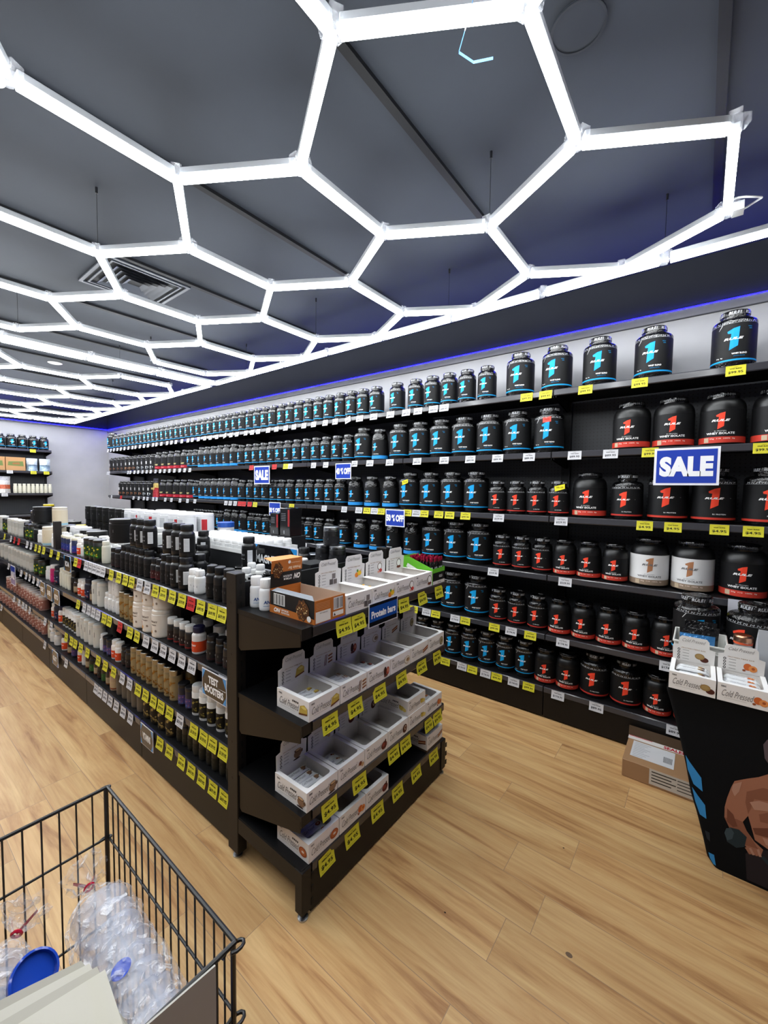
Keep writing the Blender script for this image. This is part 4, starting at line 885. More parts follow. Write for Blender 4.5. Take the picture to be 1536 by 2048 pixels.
def panel(m, fn, R, z0, z1):     # white directions panel wrapped towards the right of the label
    H = z1-z0; m.tris([[(R*.75, z0+H*.1), (R*1.45, z0+H*.1), (R*1.45, z0+H*.92), (R*.75, z0+H*.92)]], fn, '#cfd1d4', 'card', .0008, R*.25)
    for k in range(8): m.tris([[(R*.8, z0+H*(.16+.09*k)), (R*1.4, z0+H*(.16+.09*k)), (R*1.4, z0+H*(.18+.09*k)), (R*.8, z0+H*(.18+.09*k))]], fn, '#8d9096', 'card', .0012, R*.25)
    m.text('AMINO', -R*.1, z0+H*.6, R*.9, H*.12, fn, '#8f9298', .01, slab=R*.25)
    for k in range(3): m.poly(ell(-R*.35+R*.3*k, z0+H*.32, R*.07, H*.025, 8), fn, '#c8cacc', 'card', .0012)
def blotch(c1, c2, n=14):
    def ex(m, fn, R, z0, z1):
        rr = random.Random(5); H = z1-z0
        for k in range(n): m.poly(ell(rr.uniform(-R, R*.9), rr.uniform(z0+H*.12, z1-H*.12), R*rr.uniform(.08, .22), H*rr.uniform(.03, .09), 8, rr.uniform(0, 3)), fn, (c1, c2)[k % 2], 'card', .001+.00005*k)
    return ex
def tri(m, fn, R, z0, z1):
    H = z1-z0; m.poly([(-R*.1, z0+H*.55), (R*.5, z0+H*.55), (R*.5, z0+H*.85)], fn, '#2a2a2c', 'card', .001); m.poly([(-R*.5, z0+H*.2), (R*.3, z0+H*.2), (R*.3, z0+H*.23), (-R*.5, z0+H*.23)], fn, '#777777', 'card', .001)
def word(t, c, sub='#777777'):
    def ex(m, fn, R, z0, z1):
        H = z1-z0; m.text(t, 0, z0+H*.55, R*1.3, H*.3, fn, c, .03, .15, slab=R*.25, res=3)
        m.tris([[(-R*.7, z0+H*.2), (R*.7, z0+H*.2), (R*.7, z0+H*.24), (-R*.7, z0+H*.24)]], fn, sub, 'card', .001, R*.25)
    return ex
def every(m, fn, R, z0, z1):
    H = z1-z0; m.text('EVERYDAY', 0, z0+H*.72, R*1.4, H*.09, fn, '#5d5048', .03, slab=R*.25); m.text('Protein', R*.1, z0+H*.58, R*.9, H*.08, fn, '#6b5d52', .02, .3, slab=R*.25)
    for x, y, rx, ry, c in ((-R*.5, .32, .3, .14, '#c8622e'), (-R*.2, .22, .25, .08, '#d8a868'), (R*.5, .3, .12, .06, '#8a7a6c'), (-R*.75, .75, .15, .08, '#d87848')): m.poly(ell(x, z0+H*y, R*rx, H*ry, 10, .5), fn, c, 'card', .001)
    m.lathe([(R+.0004, z0+H*.02), (R+.0004, z0+H*.05)], 20, '#c8b8a8', 'card', cap=False)
def grey_panel(red):
    def ex(m, fn, R, z0, z1):
        H = z1-z0
        m.tris([[(-R*.7, z0+H*.08), (R*.6, z0+H*.08), (R*.6, z0+H*.92), (-R*.7, z0+H*.92)]], fn, '#b3b5b8', 'card', .0008, R*.25)
        for k in range(6): m.tris([[(-R*.6, z0+H*(.2+.1*k)), (R*.4, z0+H*(.2+.1*k)), (R*.4, z0+H*(.22+.1*k)), (-R*.6, z0+H*(.22+.1*k))]], fn, '#85888c', 'card', .0012, R*.25)
        if red: m.tris([[(R*.7, z0+H*.1), (R*1.3, z0+H*.1), (R*1.3, z0+H*.9), (R*.7, z0+H*.9)]], fn, '#b02a30', 'card', .001, R*.25)
    return ex
def K(d, *a, **k): return (Proto(bottle(*a, **k)), d)
KINDS = {
 'k': K('tall black supplement bottle', 'supplement_bottle', .030, .155, .024, .034, '#070708', '#0a0a0b', '#0b0b0d', extra=lines('#44464a', None, None, '#5a5c60')),
 'K': K('big black bottle with pale directions panel', 'supplement_bottle', .038, .165, .031, .034, '#070708', '#0e0e10', '#0b0b0c', l0=.16, l1=.78, extra=panel),
 'j': K('low black jar with flat lid', 'supplement_jar', .040, .085, .039, .024, '#09090a', '#0d0d0e', '#101012', extra=lines('#4a4c50', None, None, '#3c3e42'), capm='gloss'),
 'w': K('small white bottle', 'supplement_bottle', .027, .115, .022, .028, '#d6d6d4', '#e6e6e6', '#dcdcdc', extra=lines('#6a6c70', None, None, '#3a3c40')),
 'A': K('white bottle lettered AN+ in blue', 'supplement_bottle', .027, .128, .023, .036, '#e2e3e5', '#e9e9ea', '#e4e6e9', extra=word('AN+', '#2b4f8e', '#7f9fc8')),
 'r': K('small bottle with dark red label', 'supplement_bottle', .026, .12, .021, .03, '#121012', '#161416', '#3a1416', extra=lines('#8a5a58', '#5a1c1e', None, '#b0a0a0')),
 'o': K('white bottle with orange label', 'supplement_bottle', .030, .125, .025, .028, '#e2ddd8', '#e8e6e2', '#d2451e', extra=lines('#f0c8b8', None, 'NOW', '#f4ece8')),
 'O': K('orange labelled bottle with navy cap', 'supplement_bottle', .034, .135, .028, .03, '#dcd8d6', '#1c1a3c', '#d2451e', extra=lines('#f0c8b8', None, 'NOW', '#f4ece8')),
 'c': K('white capped bottle with dark red and black label', 'supplement_bottle', .027, .125, .025, .032, '#1c1a1a', '#dededd', '#241a1a', extra=lines('#8a3a34', '#7c1e1c', None, '#c8bcb4')),
 'C': K('white capped bottle with black and gold label', 'supplement_bottle', .030, .150, .028, .034, '#dcdcda', '#e0e0df', '#12110f', l0=.12, l1=.76, extra=blotch('#8a7c3c', '#4c4420')),
 'g': K('gold patterned can with silver lid', 'supplement_can', .032, .165, .0325, .030, '#857350', '#8f8b82', '#94805a', l0=.04, l1=.93, extra=blotch('#8f5f1c', '#6e4816', 20), capm='metal', ribs=False),
 'e': K('cream jar with orange fruit picture', 'supplement_jar', .054, .150, .052, .022, '#ded8d0', '#e4e0da', '#dcd4ca', l0=.03, l1=.95, extra=every, ribs=False),
 't': K('grey white shaker tub with dark triangle', 'supplement_jar', .040, .165, .039, .022, '#bfbfba', '#d0d0cc', '#c3c3be', l0=.04, l1=.95, extra=tri, ribs=False),
 'u': K('small jar with purple label', 'supplement_jar', .029, .115, .030, .020, '#1a1824', '#111114', '#4a3f72', extra=blotch('#8a5a78', '#3c6a9a'), ribs=False),
 'd': K('dark bottle with grey circle label', 'supplement_bottle', .029, .125, .026, .026, '#100f10', '#141214', '#1e1a1b', extra=lines('#5a4444', '#341a1c', None, '#9a9a98')),
 'm': K('slim dark bottle with thin pale neck ring', 'supplement_bottle', .026, .150, .022, .045, '#16150f', '#0a0a0a', '#20201a', extra=lines('#4c4a38', None, None, '#3e3c2e')),
 's': K('dark jar with gold skull pattern', 'supplement_jar', .042, .160, .041, .026, '#15120f', '#0c0b0a', '#1c1814', l0=.05, l1=.93, extra=blotch('#a08a50', '#6a5a34', 20), ribs=False),
 'b': K('plain brown grey canister', 'supplement_can', .033, .145, .0335, .016, '#5d554c', '#4a443e', '#625a50', l0=.05, l1=.94, ribs=False),
 'a': K('amber bottle with cream label', 'supplement_bottle', .028, .115, .022, .024, '#2a1a10', '#15120f', '#a8977c', extra=lines('#6a5a44', '#7a4a2a', None, '#5a4a38')),
 'R': K('red lidded jar with cream label', 'supplement_jar', .036, .125, .037, .026, '#b0957a', '#a01e18', '#b8a080', extra=lines('#7a4a2a', '#8a3a1c', None, '#8a5a30'), ribs=False),
 'n': K('navy bottle with white flecks', 'supplement_bottle', .034, .150, .028, .03, '#15172a', '#1a1c2c', '#1c2040', extra=blotch('#8a90a8', '#b04030', 10)),
 'G': K('dark bottle with green label', 'supplement_bottle', .030, .120, .025, .024, '#14180f', '#101010', '#2e5a2c', extra=lines('#7a9a6a', None, None, '#c8c8a0')),
 'p': K('bottle with magenta label and white cap', 'supplement_bottle', .034, .150, .031, .03, '#b01e60', '#e0dcdc', '#b8226a', extra=lines('#e08ab0', None, None, '#e8b8d0')),
 'f': K('cream bottle with small dark mark', 'supplement_bottle', .026, .150, .022, .025, '#cfcdbd', '#d6d4c6', '#d2d0c0', extra=lines('#6a685c', None, None, '#8a8878')),
 'P': K('clear jar with pink and brown sweets label', 'supplement_jar', .042, .130, .043, .018, '#a8877c', '#b5aaa6', '#8c5a50', l0=.1, l1=.85, extra=blotch('#c8b0a8', '#6a2e2a', 16), ribs=False),
 'l': K('grey white jar with dark squares', 'supplement_jar', .045, .165, .044, .022, '#9fa09c', '#c4c4c0', '#b0b0ac', extra=lines('#3a3a3a', None, None, '#222222'), ribs=False),
 'v': K('can with blue and purple bands', 'supplement_can', .030, .125, .030, .02, '#1c2444', '#c8c4b0', '#24307a', extra=lines('#8a3a8a', '#5a2a6a', None, '#c0c4e0'), ribs=False),
 'y': K('black can with yellow and green bands', 'supplement_can', .040, .150, .0405, .018, '#14160f', '#141414', '#1f3a18', l0=.2, l1=.8, extra=blotch('#c8b82c', '#2f8a34', 10), ribs=False),
 'x': K('black jar with white ring lid', 'supplement_jar', .048, .105, .0475, .022, '#121214', '#9a9ca0', '#1a1a1d', extra=lines('#6a6c70', None, None, '#55575b'), capm='metal'),
 'q': K('white square shouldered pail with grey panel', 'supplement_pail', .066, .160, .064, .022, '#d2d3d5', '#dddde0', '#d4d5d8', l0=.06, l1=.93, extra=grey_panel(False), ribs=False),
 'Q': K('white pail with grey panel and red stripe', 'supplement_pail', .066, .160, .064, .022, '#d2d3d5', '#dddde0', '#d4d5d8', l0=.06, l1=.93, extra=grey_panel(True), ribs=False),
 'z': K('black tub with white text panels', 'supplement_pail', .075, .150, .074, .024, '#09090a', '#0d0d0e', '#0b0b0c', l0=.08, l1=.9, extra=lines('#8a8c90', None, None, '#b0b2b6'), ribs=False),
 'h': K('small white jar', 'supplement_jar', .029, .062, .027, .022, '#d8d8d8', '#e6e6e6', '#cfd0d0', l0=.1, l1=.9, extra=lines('#a4a6a8', None, None, '#b4b6b8'), ribs=False),
 'i': K('white wide bottle with pale label', 'supplement_bottle', .040, .120, .033, .032, '#d4d4d2', '#e2e2e2', '#c6c8c8', extra=lines('#8a8c90', None, None, '#7a7c80')),
 'B': K('white jar with blue lid', 'supplement_jar', .062, .15, .064, .04, '#d0d2d6', '#1f4fa8', '#c4c8d0', extra=lines('#6a7080', None, None, '#4a6aa8'), ribs=False),
 'Y': K('white tub with beige and pale blue label', 'supplement_jar', .055, .165, .054, .02, '#c8c0b0', '#d0c8b8', '#c4b8a0', l0=.05, l1=.95, extra=lines('#9ab8c0', '#8ab0c0', None, '#8a7a60'), ribs=False),
 'D': K('yellow and black can', 'supplement_can', .045, .13, .0455, .02, '#1c1a14', '#c8b020', '#c8a818', l0=.3, l1=.8, ribs=False),
}
def row(spec, x, z, where, group, cat='bottle', jit=0.12, rot=0):
    n = 0
    for it in spec.split():
        k, y = it[0], float(it[1:].split('@')[0]); n += 1; p, d = KINDS[k]
        r = k in 'xjetQqzhlPsYBu' and 'jar' or ('can' if k in 'gbvyD' else 'bottle')
        p.place((x+random.uniform(-.003, .003), y, z+0.0004), rot+random.uniform(-jit, jit), f'{d}, {nth(n)} back, {where}', r, group)
T0, T1, T2, T3 = IZ
g0 = 'front row on the island top deck'
row('k1.68 k1.75 k1.82 w1.94 w2.00 K2.08 K2.16 k2.235 k2.30 r2.37 r2.43 k2.51 k2.58 k2.645 k2.71 k2.78 k2.85 d2.93 d3.0 f3.18 y3.29 y3.38 y3.47 w3.60 o3.67 v3.78 w3.84 v3.92 v3.99 v4.06 w4.33 Y4.48 w4.65 w4.75 k4.88 y5.0 y5.12 k5.25 l5.4 l5.55 l5.7 l5.85 y6.0 y6.15 l6.3 l6.45', 1.025, T0, 'front row, island top deck', g0)
row('K2.09 K2.185 K2.28 K2.53 K2.62 K2.71 z2.92', 1.04, T0+.166, 'upper tier, front of island top deck', 'second tier on the island top deck')
row('j1.66 j1.75 j1.84 j1.93 j2.02 K2.12 k2.21 k2.29 K2.37 K2.46 K2.55 K2.64 k2.73 z2.88 j3.05 j3.16 j3.27 i3.45 i3.58 o3.72 i3.83 v3.95 v4.05 w4.32 w4.42 Y4.58 z4.8 z4.96 z5.12 l5.3', 1.115, T0, 'second row, island top deck', 'second row on the island top deck')
row('j1.66 j1.75 w1.83 j1.92 j2.01 j2.1 j2.19 j2.28 j2.37 K2.46 K2.56 K2.66 j2.76 j2.86 j2.96 i3.08 i3.19 i3.30 i3.41 w3.52 i3.66 i3.8 z3.96 z4.12 q4.28 q4.42 z4.6 z4.76', 1.215, T0, 'third row, island top deck', 'third row on the island top deck')
row('j1.66 j1.76 w1.85 w1.93 j2.02 K2.45 K2.54 K2.63', 1.31, T0, 'fourth row, island top deck', 'fourth row on the island top deck')
row('K1.98 K2.47', 1.33, T0+.086, 'on top of fourth row jars', 'second tier on the island top deck')
row('i3.10 i3.22 i3.34 i3.46', 1.34, T0+.105, 'raised on dark island carton', 'white jars on the dark box')
def carton(name, x0, y0, z0, x1, y1, z1, col, label, stripe=None, cat='box', m='card'):
    q = MB().bbox(x0, y0, z0, x1, y1, z1, .002, col, m)
    if stripe: q.poly([(-(y1-y0)/2, 0), (-(y1-y0)*.2, 0), (-(y1-y0)*.2, z1-z0), (-(y1-y0)/2, z1-z0)], front(x0, (y0+y1)/2, z0), stripe, 'card', .001)
    return tag(q.build(name), label, cat)
carton('carton', 1.29, 3.02, T0+.0005, 1.42, 3.55, T0+.104, '#1a1b1e', 'long low black carton under four white bottles on the island top deck')
carton('carton', 1.40, 2.10, T0+.0005, 1.74, 2.92, T0+.13, '#17181b', 'black carton with green end carrying the tray of small white jars', '#5fae2e')
tr = MB().box(1.395, 2.08, T0+.131, 1.76, 2.94, T0+.136, '#e4e4e4', 'satin')
for a in ((1.395, 2.08, 1.399, 2.94), (1.756, 2.08, 1.76, 2.94), (1.399, 2.08, 1.756, 2.084), (1.399, 2.936, 1.756, 2.94)): tr.box(a[0], a[1], T0+.136, a[2], a[3], T0+.155, '#e4e4e4', 'satin')
tag(tr.build('tray'), 'shallow white tray full of small white jars on the island', 'tray')
for i in range(5): row(' '.join(f'h{2.13+.07*k:.3f}' for k in range(12)), 1.435+.07*i, T0+.136, f'{nth(i+1)} row from left aisle, white tray', 'small white jars in the tray')
for z, n in ((T0, 'lower'), (T0+.161, 'upper')):
    row('q3.06 Q3.20 q3.34 q3.48 Q3.62 q3.76 Q3.90 q4.04', 1.52, z, f'{n} layer, left pail row', 'white pails stacked on the island')
    row('Q3.06 q3.20 q3.34 Q3.48 q3.62 q3.76', 1.66, z, f'{n} layer, right pail row', 'white pails stacked on the island')
row('B2.99', 1.80, T0+.10, 'beside the white tray', 'blue lidded jar'); carton('carton', 1.72, 2.945, T0+.0005, 1.90, 3.045, T0+.0995, '#202226', 'small dark carton under the blue lidded white jar')
for z, n in ((T0, 'lower'), (T0+.151, 'upper')):
    row('z4.35 z4.52 z4.69 z4.86 z5.03 z5.20 z5.37', 1.62, z, f'{n} layer, stack beyond pails', 'black tubs stacked on the island')
row('z5.2 z5.4 Y5.6 D4.95 q5.8 q6.0', 1.38, T0+.05 if False else T0, 'far middle of island top deck', 'far jars on the island top deck')
row('Y4.50 z5.05 x5.25', 1.10, T0+.166, 'upper tier, far island top deck', 'far jars on the island top deck')
row('D5.28', 1.20, T0+.20, 'raised on the far stack', 'far jars on the island top deck'); carton('carton', 1.13, 5.16, T0+.0005, 1.27, 5.42, T0+.199, '#3c3d40', 'dark carton under the yellow can far along the island')
# tall black and red boxes, black cans with white ring lids near the end display
def tallbox(x, y, z, w, h, label):
    q = MB().bbox(x, y, z, x+w, y+w, z+h, .003, '#141416', 'gloss'); f = front(x, y+w/2, z)
    q.poly([(-w*.12, h*.08), (-w*.02, h*.08), (-w*.02, h*.2), (-w*.12, h*.2)], f, '#8a8c90', 'card', .001)
    for k in range(5): q.poly([(-w*.35, h*(.55+.06*k)), (w*.1, h*(.55+.06*k)), (w*.1, h*(.57+.06*k)), (-w*.35, h*(.57+.06*k))], f, '#6a6c72', 'card', .001)
    q.poly([(w*.3, h*.35), (w*.48, h*.35), (w*.48, h*.95), (w*.3, h*.95)], f, '#8c1c20', 'card', .001)
    return tag(q.build('carton'), label, 'box')
row('x1.98 x2.09', 1.80, T0, 'under tall black boxes', 'metal lidded jars on the island'); row('x2.01', 1.68, T0, 'under the tall black box', 'metal lidded jars on the island')
carton('carton', 1.63, 2.04+.03, T0+.0005, 1.79, 2.075+.02, T0+.13, '#1a1a1c', 'thin black carton edge beside the tall black boxes') if False else None
carton('carton', 1.765, 2.16, T0+.0005, 1.90, 2.42, T0+.199, '#18181b', 'black carton carrying the two tall black and red boxes')
tallbox(1.77, 2.17, T0+.2, .105, .19, 'tall black box with red strip standing highest on the island'); tallbox(1.775, 2.30, T0+.2, .09, .15, 'shorter black box just behind the tall black and red one')
carton('carton', 1.64, 1.60, T0+.0005, 1.88, 1.84, T0+.09, '#151517', 'low black carton carrying three black jars behind the bar boxes')
row('x1.66 x1.775', 1.70, T0+.091, 'lower pair of jar pyramid', 'jar pyramid behind the bar boxes'); row('x1.715', 1.71, T0+.197, 'top of jar pyramid', 'jar pyramid behind the bar boxes')
row('K1.90', 1.66, T0, 'left of jar pyramid', 'bottles behind the magnesium sign'); row('i1.99 i1.90 i1.81', 1.565, T0+.03 if False else T0, 'white cluster behind the magnesium sign', 'bottles behind the magnesium sign')
carton('carton', 1.43, 1.585, T0+.0005, 1.56, 1.70, T0+.13, '#121214', 'small black carton between the orange box lid and the white header cards')
sign('category_sign', 0.42, 0.155, [('MAGNESIUM', -.04, 0.42, 0.72, 0.32)], 'black and blue sign standing on the island, its word MAGNESIUM partly hidden', (1.45, 1.92, T0+.045), 0, style='cat', bg='#16171b')
sign('category_sign', 0.16, 0.15, [('BCAA', 0, 0.42, 0.6, 0.34)], 'small black and blue category sign upright beside the white pails', (1.33, 3.72, T0+.06), 0.2, style='cat')
sign('category_sign', 0.16, 0.15, [('PRE', 0, 0.42, 0.5, 0.34)], 'small black and blue category sign far along the island behind the post', (1.2, 5.02, T0+.12), 0.2, style='cat') if False else None
row('A1.40 A1.47', 1.02, EZ[0], 'on the left end of end display top', 'white bottles on the end display', rot=1.25)
# lower island shelves
g1, g2, g3 = 'bottles on the second island shelf', 'bottles on the third island shelf', 'bottles on the lowest island shelf'
row('d1.69 d1.76 d1.83 O1.97 c2.045 c2.11 c2.175 c2.24 e2.36 e2.49 e2.61 g2.73 g2.81 g2.88 w2.97 w3.03 w3.09 w3.15 t3.25 t3.35 a3.44 n3.53 o3.62 o3.70 a3.79 k3.86 f3.95 f4.02 f4.09 f4.16 n4.27 p4.38 w4.47 w4.55 y4.72 y4.88 l5.05 l5.17 l5.29 l5.41 l5.53 l5.65 l5.77 l5.9 l6.1 l6.3', 1.03, T1, 'front row, second island shelf', g1)
row('e2.36 e2.49 e2.61', 1.035, T1+.1505, 'upper cream tier, second island shelf', g1)
row('w2.97 w3.03 w3.09', 1.03, T1+.1155, 'upper small tier, second island shelf', g1)
row('i1.72 i1.83 i1.94 c2.06 i2.17 e2.49 g2.76 t2.97 t3.1 t3.25 t3.4 k3.6 k3.8', 1.13, T1, 'second row, second island shelf', g1)
row('C1.68 C1.755 C1.83 C1.905 C1.98 u2.055 u2.125 g2.21 g2.28 g2.355 g2.43 g2.505 g2.58 g2.65 g2.72 d2.82 d2.89 o2.98 o3.05 u3.13 u3.2 w3.27 t3.36 t3.45 t3.54 t3.63 t3.72 C3.81 C3.88 C3.95 C4.02 C4.09 O4.2 n4.32 o4.42 P4.75 P4.86 P4.97 P5.08 P5.19 P5.3 P5.41 P5.52 P5.63 P5.75 P5.9 P6.05', 1.03, T2, 'front row, third island shelf', g2)
row('C1.71 C1.79 C1.88 g2.2 g2.3 g2.42 g2.53 g2.63 t3.4 t3.55 t3.7', 1.11, T2, 'second row, third island shelf', g2)
row('m1.68 m1.74 m1.80 m1.86 m1.92 m1.98 m2.04 m2.10 m2.16 s2.25 s2.345 s2.44 s2.535 b2.64 b2.72 b2.80 b2.88 b2.96 R3.06 a3.16 G3.24 d3.32 a3.4 G3.48 a3.57 w3.66 o3.74 u3.9 a4.0 O4.12 i4.3 i4.42 f4.55 P4.7 P4.81 P4.92 P5.03 P5.14 P5.25 P5.36 P5.47 P5.58 P5.7 P5.85 P6.0 P6.15 P6.3 P6.45', 1.03, T3, 'front row, lowest island shelf', g3)
# island price tickets
GT = ['1.64y 1.72y 1.82y 1.91r 2.00y 2.10y 2.20y 2.29y 2.39w 2.49w 2.60y 2.69y 2.79y 2.91y 3.05w 3.13w 3.21w 3.29w 3.37w 3.51r 3.59y 4.01y 4.20y 4.42y 4.55y 4.67y 4.83w 4.97w 5.29r 5.47r 5.62w 5.92y',
 '1.64w 1.91w 2.01w 2.11w 2.21w 2.31w 2.42w 2.54y 2.64y 2.79r 2.96y 3.05y 3.16w 3.25w 3.34w 3.43w 3.56y 4.55w 4.64w 4.78w 4.92w 5.05w 5.24w 5.55w 5.78w',
 '1.64y 1.73y 1.81y 1.90y 2.04w 2.15y 2.25y 2.34y 2.44y 2.54y 2.66w 2.77w 2.91y 3.05y 3.18y 3.39y 3.53y 3.65y 3.74y 3.87y 4.27w 4.45w 4.96w 5.10w 5.21w 5.37w 5.58w',
 '1.64y 1.73y 1.83y 1.93y 2.03y 2.16y 2.27y 2.66w 2.77w 2.88w 2.98w 3.07w 3.16w 3.24w 3.89w 4.48w 6.22w']
GP = [{'y': '$69.95', 'w': '$59.95', 'r': '$29.95'}, {'y': '$79.95', 'w': '$139.95', 'r': '$19.95'}, {'y': '$139.95', 'w': '$59.95'}, {'y': '$69.95', 'w': '$69.95'}]
for lv, s in enumerate(GT):
    for i, t in enumerate(s.split()):
        y, c = float(t[:-1]), t[-1]; pr = GP[lv][c]
        if (lv, i) in ((0, 2),): pr = '$49.95'
        if lv == 0 and c == 'y' and i > 3: pr = '$39.95'
        if lv == 2 and c == 'y' and i > 4: pr = '$79.95'
        put_ticket(c, pr, 0.074, 0.062, (0.966, y, IZ[lv]-0.002), random.uniform(-.03, .03), f'{TN[c]} ticket {pr}, {nth(i+1)} from end display along {INAME[lv]}', f'tickets along the {INAME[lv]}')
sign('category_sign', 0.205, 0.125, [('TEST', -.02, 0.68, 0.4, 0.28), ('BOOSTERS', 0, 0.32, 0.76, 0.28)], 'black and blue sign reading TEST BOOSTERS on the left side of the island', (0.957, 1.70, T1-.128), 0, style='cat', bg='#16171b')
for y, z, n, t in ((2.42, T3-.115, 'below the lowest island shelf, nearer one', 'VITAMINS'), (4.16, T3-.125, 'below the lowest island shelf, farther one', 'GUT'), (3.76, T0-.125, 'below the island top deck near the short post', 'BCAA'),
                (4.07, T1-.125, 'under the second island shelf, nearest of three', 'KETO'), (4.27, T1-.125, 'under the second island shelf, middle of three', 'LIVER'), (4.47, T1-.125, 'under the second island shelf, farthest of three', 'DIET')):
    sign('category_sign', 0.16, 0.12, [(t, 0, 0.48, 0.62, 0.34)], f'small black and blue sign hung {n}', (0.957, y, z), 0, style='cat')
sign('category_sign', 0.20, 0.20, [('SALE', 0, 0.5, 0.7, 0.4)], 'dark blue sale sign at the far left of the third island shelf', (0.955, 5.55, T2+.02+.1), 0)

# ------------------------------------------------------------------ far wall shelving
FZ = [2.26, 1.86, 1.45, 1.05, 0.62, 0.225]
fb = Proto(lambda: bay(1.24, FZ, 0.43, 2.28, 0.225))
for k, n in enumerate(('rightmost', 'second', 'third')):
    fb.place((2.31-1.24*(k+1), 9.83, 0), R90*-1+PI, 'tall black shelving bay on the far end wall, '+n+' of the bays', 'shelving', 'far wall bays')
for r in [o for o in bpy.data.objects if o.get('group') == 'far wall bays']: r.rotation_euler = (0, 0, R90); r.location.x += 1.24
A_ = TUBS['A'][0]
for i, x in enumerate((2.235, 2.08, 1.93, 1.785, 1.635, 1.48)):
    TUBS['B'][0].place((2.215-.155*i, 9.93, FZ[0]+.0004), R90+random.uniform(-.2, .2), f'black tub with blue numeral, {nth(i+1)} from right on far wall shelving', 'protein tub', 'tubs on the far wall shelving', scale=(1.05, 1.05, .95))
for i, x in enumerate((1.79, 1.51, 1.23)):
    q = MB().bbox(x-.135, 9.85, FZ[1]+.0004, x+.135, 10.05, FZ[1]+.24, .003, '#b58a5e', 'card'); f = plane((x, 9.85, FZ[1]), (1, 0, 0), (0, 0, 1))
    q.poly([(-.11, .09), (.11, .08), (.1, .17), (-.1, .16)], f, '#6a7a44', 'card', .001); q.poly([(-.05, .11), (.06, .11), (.05, .15), (-.04, .14)], f, '#94663c', 'card', .0016)
    tag(q.build('carton'), f'brown carton with green print, {nth(i+1)} from the right on the far wall shelving', 'box', 'brown cartons on the far wall')
for i, x in enumerate((2.22, 2.03)):
    o = pouch(.165, .235, .08, ['#9fb4c4', '#8fa8bc', '#c0ccd6', '#c4ced6'], ('PROTEIN', '#5a6a7c')).build('pouch'); o.location = (x, 9.92, FZ[1]+.001); o.rotation_euler = (0, 0, R90)
    tag(o, f'pale blue white standing pouch, {nth(i+1)} from the right on the far wall shelving', 'pouch', 'pale pouches on the far wall')
for i in range(9):
    KINDS['f'][0].place((2.28-.063*i, 9.88, FZ[2]+.0004), R90, f'pale green white bottle, {nth(i+1)} from the right in the far wall row', 'bottle', 'pale bottles on the far wall', scale=(1.1, 1.1, 1.15))
o = pouch(.24, .30, .08, ['#c8c4c0', '#b85a3a', '#d0ccc8', '#a8a8ac']).build('pouch'); o.location = (1.60, 9.92, FZ[2]+.001); o.rotation_euler = (0, 0, R90); tag(o, 'large white pouch with a rust red curve on the far wall shelving', 'pouch')
for i, (x, z, c) in enumerate(((2.03, 0, 'y'), (2.22, 1, 'y'), (2.03, 1, 'y'), (1.70, 1, 'w'), (1.62, 2, 'w'))):
    put_ticket(c, '$59.95', .084, .056, (x, 9.822, FZ[z]-.001), R90, f'{TN[c]} price ticket on far wall shelving, {("on top shelf rail", "second shelf, rightmost", "second shelf, second from right", "second shelf, under brown cartons", "third shelf rail")[i]}', 'tickets on the far wall shelving')

